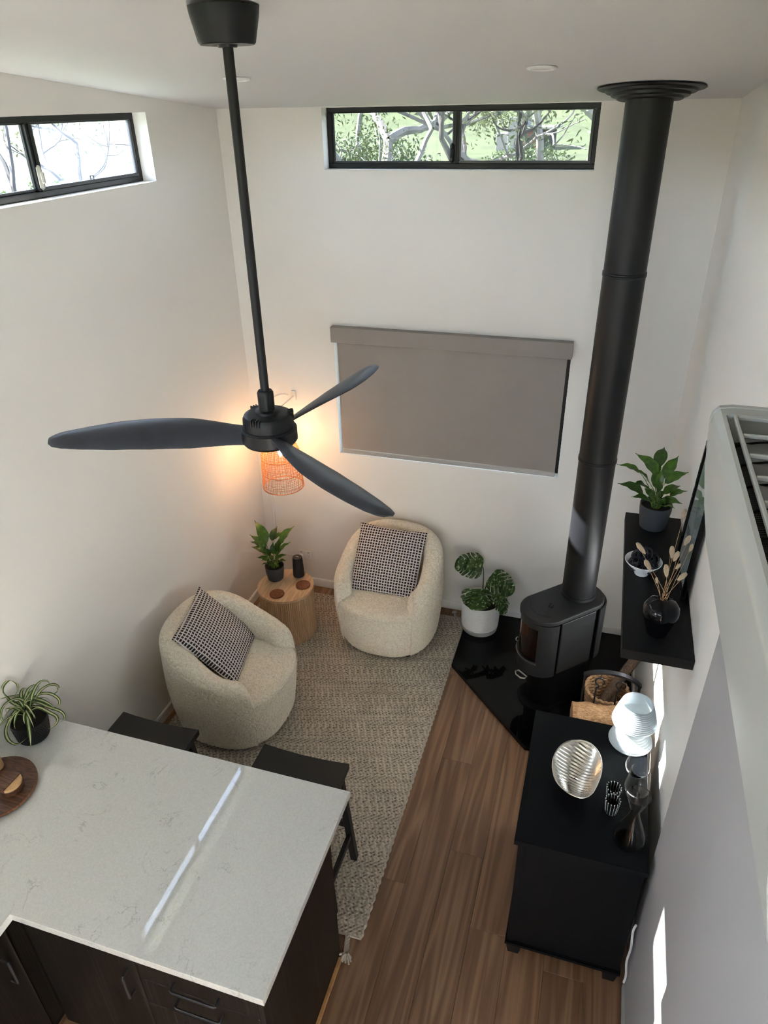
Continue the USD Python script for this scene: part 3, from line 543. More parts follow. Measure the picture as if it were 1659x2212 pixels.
for s, xx in ((1, RX1 - .004),):
    pts = [(xx, y, .010 + .003 * math.sin(k * 2.4)) for k, y in enumerate(np.arange(RY0 + .01, RY1 - .005, .009))]
    obj('edge_binding', tube([(x + .0035 * math.sin(k * 1.25), y, z) for k, (x, y, z) in enumerate(pts)], .0075, 7), 'wool', rug)
obj('edge_binding', tube([(x, RY0 + .004, .009) for x in np.arange(RX0 + .005, RX1, .03)], .007, 7), 'wool', rug)
obj('edge_binding', tube([(x, RY1 - .004, .009) for x in np.arange(RX0 + .005, RX1, .03)], .007, 7), 'wool', rug)
def tassel(p, d, L, r=.009):
    p, d = np.array(p, float), np.array(d, float); d /= np.linalg.norm(d); n = np.array([-d[1], d[0], 0]); ms = []
    for ph in (0, 2 * PI / 3, 4 * PI / 3):
        ts = np.linspace(0, 1, 22); ms.append(tube([p + d * L * .6 * t + n * r * .8 * math.cos(t * 11 + ph) + np.array([0, 0, .009 + r * .5 * math.sin(t * 11 + ph)]) for t in ts], r * .72, 7))
    braid = cat(*ms); e = p + d * L * .6; tf = []
    g = np.random.default_rng(int(abs(p[0]) * 1000))
    for k in range(16):
        a = g.uniform(-1.15, 1.15); dd = d * math.cos(a) + n * math.sin(a); l = L * .4 * g.uniform(.6, 1.1); h = g.uniform(.004, .022)
        tf.append(tube([e + np.array([0, 0, .008]), e + dd * l * .5 + np.array([0, 0, .006 + h]), e + dd * l + np.array([0, 0, .006 + h * .4])], [r * .45, r * .55, r * .5], 6))
    t = obj('tassel', braid, 'wool', rug); obj('tuft', cat(*tf), 'wool', t)
tassel((1.585, RY0 + .004, 0), (.25, -1, 0), .135)
for x, dx, L in ((.60, .35, .085), (.66, -.2, .08), (1.57, -.3, .075), (1.615, .1, .08), (1.25, .1, .08), (.35, 0, .08)): tassel((x, RY1 - .002, 0), (dx, 1, 0), L, .007)

# ================================================================== ARMCHAIRS
def boucle_grid(V, wrap, mu, mv, seed):
    """Refines a coarse grid of points to mu x mv and raises looped-yarn relief on it."""
    from scipy.interpolate import CubicSpline, interp1d
    V = np.array(V); nu, nv = V.shape[:2]
    d = np.r_[0, np.cumsum(np.linalg.norm(np.diff(V, axis=0), axis=2).mean(1) + 1e-6)]; V = interp1d(d, V, axis=0)(np.linspace(0, d[-1], mu))
    if wrap: V = np.concatenate([V, V[:, :1]], 1)
    d = np.r_[0, np.cumsum(np.linalg.norm(np.diff(V, axis=1), axis=2).mean(0) + 1e-6)]; V = interp1d(d, V, axis=1)(np.linspace(0, d[-1], mv + (1 if wrap else 0)))
    gu = np.gradient(V, axis=0); gv = np.gradient(V, axis=1)
    if wrap: gv[:, 0] = gv[:, -1] = V[:, 1] - V[:, -2]
    n = np.cross(gu, gv); n /= np.linalg.norm(n, axis=2, keepdims=True) + 1e-9
    w = np.stack([vnoise(V * 42, seed + q) for q in range(3)], -1) - .5
    a = vnoise((V + w * .022) * 88, seed + 5); r = 1 - np.abs(2 * a - 1) * 1.7
    V = V + n * (.0042 * np.clip(r, -.2, 1) + .0016 * (vnoise(V * 210, seed + 7) - .5))[..., None]
    if wrap: V = V[:, :-1]
    return V
def chair_parts(t):
    a, b, n = .365, .375, 2.45; nphi = 120
    def scale(z): return 1 - .115 * max(0, (.40 - z) / .40) ** 1.6 - .03 * max(0, (z - .42) / .35)
    def O(phi, z, inset=0.0):
        c, s = math.sin(phi), math.cos(phi); k = (abs(c / a) ** n + abs(s / b) ** n) ** (-1 / n) * scale(z) - inset
        return np.array([c * k, s * k])                  # phi 0 is the back (+y)
    secs = [(.022, .05), (.03, .012), (.06, 0)] + [(z, 0) for z in np.linspace(.1, .365, 9)] + [(.370 + .042 * math.sin(q), .042 * (1 - math.cos(q))) for q in np.linspace(0.1, PI / 2, 8)]
    ph = np.linspace(PI, -PI, nphi, endpoint=False); V = [[(*O(p, z, ins + .004), z) for p in ph] for z, ins in secs]
    for q in np.linspace(.97, .02, 14): V.append([(*(O(p, .412, .046) * q), .412 + .024 * (1 - q ** 3)) for p in ph])
    G = boucle_grid(V, True, 190, 460, 40); mu, mv = G.shape[:2]; bottom = np.vstack([G[0], [[0, 0, .022]]])
    f = grid_faces_fast(mu, mv); k = np.arange(mu - 1) * mv; f = np.vstack([f, np.c_[k + mv - 1, k + 2 * mv - 1, k + mv, k]])
    obj('seat_base', cat((G.reshape(-1, 3), f), (bottom, np.array([[i, (i + 1) % mv, mv] for i in range(mv)]))), 'boucle', t, smooth=True, local=True)
    pm = math.radians(137); N1 = 110; V = []
    for i in range(N1):
        ph_ = pm - 2 * pm * i / (N1 - 1); u = abs(ph_) / pm
        h = .755 - .230 * (1 / (1 + math.exp(-(u - .60) * 8.0)) - 1 / (1 + math.exp(.60 * 8.0))) * 1.03
        e = max(0, (u - .925) / .075); drop = 1 - math.sqrt(max(0, 1 - e * e)); h -= .135 * drop; wth = (.142 - .022 * u) * (1 - .45 * drop)
        r = wth / 2; zt = h - r; row = []
        for z in np.linspace(.05, zt, 12)[:-1]: row.append((*O(ph_, z, -.004), z))
        for q in np.linspace(0, PI, 13): z = zt + r * math.sin(q) * 1.05; row.append((*O(ph_, min(z, .72), -.004 + r - r * math.cos(q)), z))
        for z in np.linspace(zt, .33, 9)[1:]: row.append((*O(ph_, z, -.004 + wth * (1 + .1 * (zt - z))), z))
        V.append(row)
    G = boucle_grid(V, False, 400, 190, 60); mu, mv = G.shape[:2]; V = G.reshape(-1, 3); caps = []
    for s in (0, mu - 1):
        cidx = len(V); V = np.vstack([V, V[s * mv:(s + 1) * mv].mean(0)]); q = s * mv + np.arange(mv - 1); caps.append(np.c_[q, q + 1, np.full(mv - 1, cidx)] if s else np.c_[q + 1, q, np.full(mv - 1, cidx)])
    f = grid_faces_fast(mu, mv); f = np.vstack([f[:, [0, 1, 2]], f[:, [0, 2, 3]]] + caps)
    obj('backrest', trimesh.Trimesh(V, f, process=False), 'boucle', t, smooth=True, local=True)
    obj('seam', tube([(*O(p, .37, -.001), .372) for p in np.linspace(PI - .72, PI + .72, 40)], .0024, 6), 'boucle', t, local=True)
    for sx in (-1, 1):
        for sy in (-1, 1): obj('foot', lathe([(0, 0), (.022, 0), (.026, .024), (0, .024)], (sx * .21, sy * .21, 0), 20), 'stool_black', t, local=True)
ch1 = thing('armchair', 'cream boucle tub armchair against the far wall under the covered window', 'armchair', (1.142, -.405, .017), rotz=math.radians(-4))
chair_parts(ch1)
ch2 = dup(ch1, (.452, -1.445, .017), math.radians(88), 'cream boucle tub armchair against the left wall near the bar stools')
def make_cushion(t):
    S = .48; n = 41; u = np.linspace(-1, 1, n); U, Vv = np.meshgrid(u, u, indexing='ij')
    pin = 1 - .05 * (1 - np.abs(Vv) ** 2) * (np.abs(U) > .0) * np.abs(U) ** 4; pin2 = 1 - .05 * (1 - np.abs(U) ** 2) * np.abs(Vv) ** 4
    X, Y = U * S / 2 * pin, Vv * S / 2 * pin2
    hgt = .068 * ((1 - U ** 2) * (1 - Vv ** 2)) ** .42 + .006 * (fbm(np.stack([X * 14, Y * 14, X * 0], -1), 3, 5) - .5) * (1 - np.abs(U) ** 6) * (1 - np.abs(Vv) ** 6)
    hgt = np.maximum(hgt, .002); V = np.vstack([np.stack([X, Y, hgt], -1).reshape(-1, 3), np.stack([X, Y, -hgt * .85], -1).reshape(-1, 3)])
    f = grid_faces(n, n); g2 = f[:, ::-1] + n * n
    m = trimesh.Trimesh(V, np.vstack([np.vstack([q[:, [0, 1, 2]], q[:, [0, 2, 3]]]) for q in (f, g2)]), process=False); trimesh.repair.fix_normals(m)
    obj('cover', m, 'cushion_cloth', t, smooth=True, local=True)
    k = [(-S / 2, -S / 2, 0), (S / 2, -S / 2, 0), (S / 2, S / 2, 0), (-S / 2, S / 2, 0)]
    lp = []
    for i in range(4):
        a, b = np.array(k[i]), np.array(k[(i + 1) % 4])
        for s in np.linspace(0, 1, 12, endpoint=False):
            q = a + (b - a) * s; w = 1 - .05 * (1 - (2 * s - 1) ** 2); q = q * ([1, w, 1] if i % 2 == 0 else [w, 1, 1]); lp.append(q)
    obj('piping', tube(lp, .0032, 6, closed=True), 'cushion_cloth', t, local=True)
def cushion(label, at, eul):
    from scipy.spatial.transform import Rotation as Rn
    x = UsdGeom.Xform.Define(stage, path_for('cushion')); Rm = Rn.from_euler('xyz', eul).as_matrix()
    mt = Gf.Matrix4d(*Rm[:, 0], 0, *Rm[:, 1], 0, *Rm[:, 2], 0, *at, 1); x.AddTransformOp().Set(mt)
    LOC[x.GetPath().pathString] = (np.array(at, float), 0)
    return tag(x.GetPrim(), label, 'cushion', 'black and white throw cushions on the armchairs')
cu1 = cushion('black and off-white woven cushion propped on the armchair by the far wall', (1.126, -.385, .612), (.886, .038, .024)); make_cushion(cu1)
cu2 = cushion('black and off-white woven cushion tilted on the armchair by the left wall', (.366, -1.432, .612), (.836, -.025, 1.773))
cu2.GetReferences().AddInternalReference(cu1.GetPath()); cu2.SetInstanceable(True)
for k_, v_ in (('label', 'black and off-white woven cushion tilted on the armchair by the left wall'), ('category', 'cushion')): cu2.SetCustomDataByKey(k_, v_)

# ================================================================== SIDE TABLE AND WHAT STANDS ON IT
TX, TY, TZ = .4255, -.592, .418
tb = thing('side_table', 'round light oak side table with a ribbed drum base between the armchairs', 'side table', (TX, TY, .0165))
obj('table_top', lathe([(0, TZ - .02), (.199, TZ - .02), (.2005, TZ - .018), (.2005, TZ - .002), (.1985, TZ), (0, TZ)], (TX, TY, 0), 96), 'oak', tb)
obj('drum', lathe([(.181, .0165), (.1855, .0165), (.1855, TZ - .02), (.181, TZ - .02)], (TX, TY, 0), 64), 'oak', tb)
obj('slats', cat(*[tube([(TX +   .1895 * math.cos(a), TY + .1895 * math.sin(a), .018), (TX + .1895 * math.cos(a), TY + .1895 * math.sin(a), TZ - .021)], .0056, 8) for a in np.linspace(0, 2 * PI, 84, endpoint=False)]), 'oak_slat', tb, kind='stuff')

def leaf_blade(b, t, wid, n0, arch=.12, fold=.22, n=14, m=7, tip=1.0):
    b, t = np.array(b, float), np.array(t, float); d = t - b; L = np.linalg.norm(d); d /= L
    n0 = np.array(n0, float); n0 = n0 - d * (n0 @ d); n0 /= np.linalg.norm(n0) + 1e-9; s = np.cross(d, n0); V = []
    for i in range(n):
        u = i / (n - 1); w = wid * L * (math.sin(PI * u ** .72) ** .85) * (1 - u ** 6) if 0 < u < 1 else 0
        w = max(w, .0015)
        c = b + d * L * u + n0 * arch * L * (math.sin(PI * u) - .55 * u * u * tip)
        for j in range(m):
            q = j / (m - 1) * 2 - 1
            V.append(c + s * w * q + n0 * fold * w * abs(q) ** 1.3 + n0 * .02 * L * math.sin(u * 17 + 3 * q) * abs(q))
    return np.array(V), grid_faces(n, m)
def lily(root, at, soil_r, zs, leaves, view=(0, -1, .3), mats=('lily_leaf', 'lily_leaf', 'lily_leaf_dark')):
    cx, cy = at
    more = []
    for k, (b, t) in enumerate(leaves):
        if k % 2 == 0:
            c0 = np.array([cx, cy, 0]); b_, t_ = np.array(b), np.array(t); a = .9 + .5 * (k % 3)
            rz = np.array([[math.cos(a), -math.sin(a), 0], [math.sin(a), math.cos(a), 0], [0, 0, 1]])
            more.append(((rz @ (b_ - c0) * [.7, .7, 1] + c0 - [0, 0, .03]), (rz @ (t_ - c0) * [.75, .75, 1] + c0 - [0, 0, .03])))
    for k, (b, t) in enumerate(list(leaves) + more):
        b, t = np.array(b), np.array(t); out = t - np.array([cx, cy, t[2]]); out[2] = 0; out /= np.linalg.norm(out) + 1e-6
        L = np.linalg.norm(t - b); d = (t - b) / L; n0 = np.array([0, 0, 1.0]) - .55 * out * max(0, d[2]) + .35 * np.array([-.2, -1, 0]) * (1 if k % 3 else .2)
        lf = obj('leaf', leaf_blade(b, t, .215 + .04 * ((k * 7) % 5) / 5, n0, .10 + .02 * (k % 3)), mats[k % len(mats)], root, smooth=60)
        a = rng.uniform(0, 6.28); g = np.array([cx + soil_r * .35 * math.cos(a), cy + soil_r * .35 * math.sin(a), zs - .006])
        obj('leaf_stalk', tube(spline([g, g * .45 + b * .55 + np.array([0, 0, .012]), b, b + d * L * .25], 10), np.linspace(.0022, .0011, 10), 6), 'petiole', lf)
        obj('midrib', tube([b + d * L * u + (n0 - d * (n0 @ d)) / np.linalg.norm(n0 - d * (n0 @ d)) * ((.10 + .02 * (k % 3)) * L * (math.sin(PI * u) - .55 * u * u) - .0006) for u in np.linspace(0, .9, 8)], np.linspace(.0014, .0005, 8), 5), 'petiole', lf)
    for k in range(14):
        a, e = rng.uniform(0, 6.28), rng.uniform(.3, 1); g = np.array([cx + soil_r * .3 * math.cos(a), cy + soil_r * .3 * math.sin(a), zs - .004])
        tt = g + np.array([math.cos(a) * .03 * e, math.sin(a) * .03 * e, .075 * rng.uniform(.5, 1)])
        obj('leaf_stalk', tube(spline([g, (g + tt) / 2 + np.array([0, 0, .008]), tt], 7), np.linspace(.0022, .0014, 7), 5), 'petiole', root)
        if k < 7:
            t2 = tt + np.array([math.cos(a) * .055, math.sin(a) * .055, .03 * e]); obj('leaf', leaf_blade(tt, t2, .23, (math.cos(a) * -.2, math.sin(a) * -.2, 1), .1), mats[k % 3], root, smooth=60)
px, py = .3215, -.532
pl = thing('potted_peace_lily', 'leafy green peace lily in a dark grey pot on the round oak side table', 'potted plant', (px, py, TZ))
obj('pot', lathe([(0, TZ + .0005), (.052, TZ + .0005), (.055, TZ + .004), (.064, TZ + .055), (.0685, TZ + .105), (.0685, TZ + .112), (.065, TZ + .112), (.0635, TZ + .09), (.055, TZ + .03), (0, TZ + .03)], (px, py, 0), 56), 'grey_pot', pl)
obj('soil', lathe([(0, TZ + .094), (.0625, TZ + .092)], (px, py, 0), 32), 'soil', pl)
lily(pl, (px, py), .05, TZ + .095, LILY2)
sx_, sy_ = .4690, -.453
sk = thing('speaker', 'small black tapered cylindrical speaker on the side table', 'speaker', (sx_, sy_, TZ))
obj('body', lathe([(0, TZ + .001), (.039, TZ + .001), (.0415, TZ + .005), (.042, TZ + .012), (.0355, TZ + .150), (.034, TZ + .157), (.029, TZ + .160), (0, TZ + .159)], (sx_, sy_, 0), 48), 'speaker_black', sk)
obj('control_mark', bx(sx_ - .010, sx_ + .010, sy_ - .002, sy_ + .002, TZ + .1592, TZ + .1604), 'alu', sk, smooth=False)
for k, (cx, cy, lb) in enumerate(((.4145, -.7145, 'round dark timber coaster at the front edge of the side table'), (.5495, -.566, 'round dark timber coaster beside the black speaker on the side table'))):
    cs = thing('coaster', lb, 'coaster', (cx, cy, TZ), 'timber coasters on the side table', rotz=.6 * k)
    obj('disc', lathe([(0, 0.0004), (.050, .0004), (.0515, .003), (.0515, .011), (.049, .0135), (0, .0135)], (0, 0, 0), 48), 'coaster_wood', cs, local=True)

# wall lamp in the corner
LX, LY = .342, -.30
lp = thing('wall_lamp', 'woven rattan hanging lamp glowing in the corner behind the ceiling fan', 'lamp', (LX, 0, 1.62))
obj('wall_plate', bx(LX - .018, LX + .018, -.012, -.0005, 1.585, 1.655, .003), 'wall_paint', lp, smooth=False)
obj('arm', tube([(LX, -.011, 1.62), (LX, LY + .02, 1.62), (LX, LY + .005, 1.618), (LX, LY, 1.605)], .0045, 10), 'wall_paint', lp)
obj('cord', tube([(LX, LY, 1.606), (LX, LY, 1.44)], .003, 8), 'cord_white', lp)
def shade_r(z):                       # z above the bottom rim
    return np.interp(z, [0, .06, .16, .26, .30, .34, .375, .395], [.1425, .140, .137, .131, .118, .090, .054, .030])
zb = 1.060; g = np.random.default_rng(3); ms = []
for k in range(58):
    a = 2 * PI * k / 58 + g.normal(0, .018); zs = np.linspace(0, .395, 16); ph = g.uniform(0, 6)
    ms.append(tube([(LX + (shade_r(z) + .0012 * math.sin(z * 60 + ph)) * math.cos(a + .01 * math.sin(z * 30 + ph)), LY + (shade_r(z) + .0012 * math.sin(z * 60 + ph)) * math.sin(a + .01 * math.sin(z * 30 + ph)), zb + z) for z in zs], .0013, 4, caps=False))
for k in range(34):
    z = .006 + .385 * k / 33 + g.normal(0, .0018); ph = g.uniform(0, 6); th = np.linspace(0, 2 * PI, 60, endpoint=False); r = shade_r(z)
    ms.append(tube([(LX + (r + .001 * math.sin(9 * t + ph)) * math.cos(t), LY + (r + .001 * math.sin(9 * t + ph)) * math.sin(t), zb + z + .0022 * math.sin(2 * t + ph)) for t in th], .0013, 4, closed=True))
sh = obj('woven_shade', cat(*ms), 'rattan', lp, smooth=True, kind='stuff')
for z, r in ((0, .0032), (.115, .0024), (.225, .0024)): obj('hoop', ring((LX, LY, zb + z), float(shade_r(z)), r, 64, 8), 'rattan', sh)
obj('bulb_holder', lathe([(0, 1.452), (.02, 1.452), (.022, 1.41), (.018, 1.38), (0, 1.38)], (LX, LY, 0), 24), 'rattan', lp)
obj('bulb', lathe([(0, 1.38), (.010, 1.377), (.014, 1.355), (.019, 1.33), (.014, 1.305), (.006, 1.29), (0, 1.283)], (LX, LY, 0), 24), 'bulb_glow', lp)
cc = thing('cable_cover', 'thin white cable cover running down the far wall near the corner', 'cable cover', (.085, 0, .3))
obj('cover', bx(.078, .092, -.012, -.0005, .36, .85, .002), 'trim_paint', cc, smooth=False)
obj('cable', cat(tube(spline([(.085, -.006, .84), (.084, -.006, 1.1), (.10, -.006, 1.45), (.2, -.006, 1.60), (LX - .04, -.006, 1.62)], 20), .0028, 6), tube(spline([(.085, -.006, .37), (.09, -.008, .33), (.15, -.012, .28), (.22, -.014, .27), (.277, -.028, .287)], 16), .0028, 6)), 'cord_white', cc)
ol = thing('power_outlet', 'white double power outlet low on the far wall behind the side table', 'power outlet', (.322, 0, .287))
obj('plate', bx(.264, .380, -.010, -.0003, .251, .323, .003), 'white_plastic', ol, smooth=False)
for sx0 in (.292, .352):
    obj('switch', bx(sx0 - .006, sx0 + .006, -.0125, -.009, .305, .314, .001), 'ac_white', ol, smooth=False)
for k, (u, w, rr) in enumerate(((.344, .283, 25), (.360, .283, -25), (.352, .268, 0))):
    obj('pin_slot', place(bx(-.0012, .0012, -.0104, -.0098, -.004, .004), trimesh.transformations.translation_matrix((u, 0, w)) @ rot((0, 1, 0), rr)), 'ac_dark', ol, smooth=False)
pg = thing('power_plug', 'white power plug pushed into the outlet behind the speaker', 'plug', (.292, -.01, .28))
obj('plug_body', bx(.275, .310, -.042, -.0105, .262, .297, .006), 'white_plastic', pg, smooth=False)
obj('cord', tube(spline([(.305, -.036, .285), (.325, -.055, .285), (.335, -.06, .25), (.34, -.05, .12), (.36, -.055, .030), (.40, -.09, .026)], 20), .003, 6), 'cord_white', pg)

# ================================================================== MONSTERA
mx_, my_ = 1.767, -.196
mo = thing('potted_monstera', 'variegated split-leaf monstera in a ribbed white pot on the hearth', 'potted plant', (mx_, my_, .0255))
z0 = .0255; prof = [(0, z0), (.120, z0), (.126, z0 + .004), (.1305, z0 + .035)]
obj('pot_base', lathe([(0, z0), (.120, z0), (.1265, z0 + .004), (.133, z0 + .045), (.0, z0 + .045)], (mx_, my_, 0), 72), 'ac_white', mo)
pr = [(.133, z0 + .045)]
for k in range(17):
    zz = z0 + .048 + k * .0118; r = .133 + .009 * (k / 16); pr += [(r - .0012, zz), (r + .0010, zz + .003), (r + .0010, zz + .0085), (r - .0012, zz + .0112)]
zt = pr[-1][1]
obj('pot', lathe(pr + [(.142, zt + .004), (.137, zt + .004), (.132, z0 + .17), (0, z0 + .165)], (mx_, my_, 0), 72), 'white_ceramic', mo)
obj('soil', lathe([(0, z0 + .176), (.1325, z0 + .172)], (mx_, my_, 0), 40), 'soil', mo)
def monstera_blade(J, T, A, B, drop):
    J, T, A, B = (np.array(v, float) for v in (J, T, A, B)); ax = T - J; L = np.linalg.norm(ax); d = ax / L
    wv = A - B; wv = wv - d * (wv @ d); Wd = np.linalg.norm(wv) * 1.02; s = wv / np.linalg.norm(wv); nrm = np.cross(d, s)
    if nrm[2] < 0: nrm = -nrm
    th = np.linspace(0, 2 * PI, 120); hx = []                     # heart outline in (u along, v across)
    for t in th:
        r = 1 - .30 * abs(math.cos(t / 2)) ** 12; u = .42 - .60 * math.cos(t) * r; v = .5 * math.sin(t) * (1 + .10 * math.cos(t)); hx.append((u, v))
    P = Polygon(hx).buffer(0).difference(Polygon([(-.4, -.03), (.04, 0), (-.4, .03)]).buffer(.012))
    for sgn in (1, -1):
        for u0, w in ((.14, .030), (.30, .034), (.46, .036), (.62, .034), (.77, .028)):
            a = math.radians(62 - 22 * u0); p0 = np.array([u0, sgn * .17]); e = p0 + .75 * np.array([math.cos(a), sgn * math.sin(a)])
            nn = np.array([-math.sin(a) * sgn, math.cos(a)]) * sgn
            P = P.difference(Polygon([p0, e + nn * w * 1.5, e - nn * w * 1.5]).buffer(.008))
    P = max(getattr(P, 'geoms', [P]), key=lambda q: q.area).buffer(.006).simplify(.003)
    m = trimesh.creation.extrude_polygon(P, .004, engine='earcut'); v, f = trimesh.remesh.subdivide_to_size(m.vertices, m.faces, .06, max_iter=8)
    u, w, h = v[:, 0], v[:, 1], v[:, 2]
    z = .10 * L * np.sin(np.clip(u, 0, 1) * PI) - drop * L * np.clip(u, 0, 1.1) ** 2 - .20 * Wd * np.abs(w) ** 1.7 + .012 * np.sin(u * 19 + w * 7)
    return trimesh.Trimesh(J + np.outer(u, ax) + np.outer(w * Wd, s) + np.outer(z + h * .4, nrm), f, process=False), nrm, d, L
for k, (J, T, A, B) in enumerate(MONSTERA):
    m, nrm, d, L = monstera_blade(J, T, A, B, .05)
    lf = obj('leaf', m, 'monstera_leaf', mo, smooth=40); J = np.array(J)
    g0 = np.array([mx_ + .02 * math.cos(k * 2), my_ + .02 * math.sin(k * 2), z0 + .17])
    obj('leaf_stalk', tube(spline([g0, g0 * .5 + J * .5 + np.array([0, 0, .03]), J - np.array([0, 0, .002]), J + d * .02], 14), np.linspace(.0045, .003, 14), 7), 'stem_dark', lf)
    obj('midrib', tube([J + d * L * u + nrm * (.10 * L * math.sin(PI * u) - .05 * L * u * u + .0022) for u in np.linspace(0, .95, 12)], np.linspace(.0028, .001, 12), 6), 'petiole', lf)
# ================================================================== FIRESIDE TOOLS, BASKET, LOGS
hz = .0255
ts = thing('fireside_stand', 'black steel arched stand holding fireside tools on the hearth', 'stand', (2.665, -1.02, hz))
yA = -1.02; xa, xb = 2.512, 2.828; zs_ = .47
arch = spline([(xa, yA, zs_ + .012), (xa + .075, yA, zs_ + .048), (xa + .16, yA, zs_ + .060), (xb - .075, yA, zs_ + .048), (xb, yA, zs_ + .0)], 26)
def strap(pts, w, t):
    p = np.array(pts); tn = np.gradient(p, axis=0); tn /= np.linalg.norm(tn, axis=1, keepdims=True); n = np.cross(tn, [0, 1.0, 0]); V = []
    for q, nn in zip(p, n): V += [q + nn * t / 2 + [0, w / 2, 0], q + nn * t / 2 - [0, w / 2, 0], q - nn * t / 2 - [0, w / 2, 0], q - nn * t / 2 + [0, w / 2, 0]]
    k = len(p); V = np.array(V); f = grid_faces(k, 4, True); m = trimesh.Trimesh(V, np.vstack([f[:, [0, 1, 2]], f[:, [0, 2, 3]], [[0, 1, 2], [0, 2, 3]], [[4 * k - 4, 4 * k - 2, 4 * k - 3], [4 * k - 4, 4 * k - 1, 4 * k - 2]]]), process=False)
    trimesh.repair.fix_normals(m); return m
obj('arch', strap(arch, .030, .014), 'dark_steel', ts, smooth=40)
for x, z in ((xa + .006, zs_ + .01), (xb - .006, zs_)): obj('upright', bx(x - .006, x + .006, yA - .014, yA + .014, hz + .012, z, .002), 'dark_steel', ts, smooth=False)
obj('base', bx(xa - .01, xb + .005, yA - .06, yA + .06, hz, hz + .012, .003), 'dark_steel', ts, smooth=False)
for k, (x, nm, lb) in enumerate(((2.605, 'poker', 'black fireside poker with a ring handle hanging from the arched stand'), (2.720, 'ash_brush', 'black fireside brush with a ring handle, hanging nearest the wall'), (2.665, 'tongs', 'black fireside tongs hanging in the middle of the arched stand'))):
    if k == 2: continue
    t = thing(nm, lb, 'fire tool', (x, yA - .026, hz + .1)); zh = zs_ + .028; yy = yA - .026
    obj('hook', tube([(x, yA - .0, zh + .016), (x, yy, zh + .012), (x, yy, zh)], .003, 8), 'dark_steel', t)
    obj('ring_handle', tube(spline([(x - .016, yy, zh - .075), (x - .004, yy, zh - .058), (x - .022, yy, zh - .040), (x - .024, yy, zh - .016), (x - .008, yy, zh), (x + .012, yy, zh - .004), (x + .024, yy, zh - .024), (x + .014, yy, zh - .046)], 30), .0048, 8), 'dark_steel', t)
    obj('shaft', tube([(x - .016, yy, zh - .070), (x - .016, yy, hz + .16 if k else hz + .03)], .0048, 8), 'dark_steel', t)
    if k: obj('bristles', lathe([(0, hz + .16), (.018, hz + .155), (.028, hz + .04), (0, hz + .04)], (x - .016, yy, 0), 20), 'stove_dark', t)
bk_ = thing('log_basket', 'round woven cane log basket behind the fireside stand', 'basket', (2.665, -.845, hz))
BXc, BYc = 2.665, -.845; ms = []
for k in range(17):
    z = hz + .012 + k * .0125; r = .105 + .018 * k / 16; th = np.linspace(0, 2 * PI, 72, endpoint=False)
    ms.append(tube([(BXc + (r + .004 * math.sin(14 * t + PI * (k % 2))) * math.cos(t), BYc + (r + .004 * math.sin(14 * t + PI * (k % 2))) * math.sin(t), z) for t in th], .0066, 6, closed=True))
obj('woven_wall', cat(*ms), 'basket_cane', bk_, kind='stuff', smooth=True)
obj('stakes', cat(*[tube([(BXc + .105 * math.cos(a), BYc + .105 * math.sin(a), hz + .005), (BXc + .124 * math.cos(a), BYc + .124 * math.sin(a), hz + .215)], .004, 6) for a in np.linspace(0, 2 * PI, 28, endpoint=False)]), 'basket_cane', bk_, kind='stuff')
obj('rim', tube([(BXc + (.125 + .003 * math.sin(24 * t)) * math.cos(t), BYc + (.125 + .003 * math.sin(24 * t)) * math.sin(t), hz + .222 + .003 * math.cos(24 * t)) for t in np.linspace(0, 2 * PI, 110, endpoint=False)], .010, 8, closed=True), 'basket_cane', bk_)
obj('base', lathe([(0, hz + .001), (.104, hz + .001), (.104, hz + .012), (0, hz + .012)], (BXc, BYc, 0), 40), 'basket_cane', bk_)
def log(label, p, q, r, seed, wedge=False, mats=('log_wood', 'log_end')):
    p, q = np.array(p, float), np.array(q, float); L = np.linalg.norm(q - p); d = (q - p) / L; n, k = 26, 28
    u = np.cross(d, [0, 0, 1.0]); u = u / np.linalg.norm(u) if np.linalg.norm(u) > .05 else np.array([1.0, 0, 0]); w = np.cross(u, d); V = []
    for i in range(n):
        for j in range(k):
            t = 2 * PI * j / k; rr = r * (1 + .16 * (vnoise(np.array([math.cos(t) * 1.6, math.sin(t) * 1.6, i * .18]), seed) - .5) + .22 * (vnoise(np.array([math.cos(t) * 6, math.sin(t) * 6, i * .5]), seed + 1) - .5))
            if wedge: rr *= min(1.0, .62 / max(.35, abs(math.cos(t - 1.2)))) if math.cos(t - 1.2) > 0 else 1
            V.append(p + d * L * i / (n - 1) + u * rr * math.cos(t) + w * rr * math.sin(t))
    t = thing('log', label, 'log', p); f = grid_faces(n, k, True); m = trimesh.Trimesh(np.array(V), np.vstack([f[:, [0, 1, 2]], f[:, [0, 2, 3]]]), process=False)
    obj('trunk', m, mats[0], t, smooth=45)
    for e in (0, n - 1):
        c0 = np.array(V[e * k:(e + 1) * k]); obj('cut_end', (np.vstack([c0, c0.mean(0) + d * (.001 if e else -.001)]), np.array([[j, (j + 1) % k, k] if e else [(j + 1) % k, j, k] for j in range(k)])), mats[1], t, smooth=False)
    return t
log('big split log with pale orange wood lying in front of the cane basket', (2.47, -1.235, .335), (2.80, -1.205, .335), .095, 3)
log('split log lying underneath the big pale log beside the basket', (2.46, -1.250, .125), (2.81, -1.230, .125), .098, 9)
log('thin bark-covered branch poking out of the log basket towards the wall', (2.615, -.895, .085), (2.815, -.70, .42), .030, 5, mats=('bark', 'log_end'))
log('short bark-covered piece of firewood lying in the bottom of the log basket', (2.60, -.83, .10), (2.74, -.82, .13), .034, 6, mats=('bark', 'log_end'))

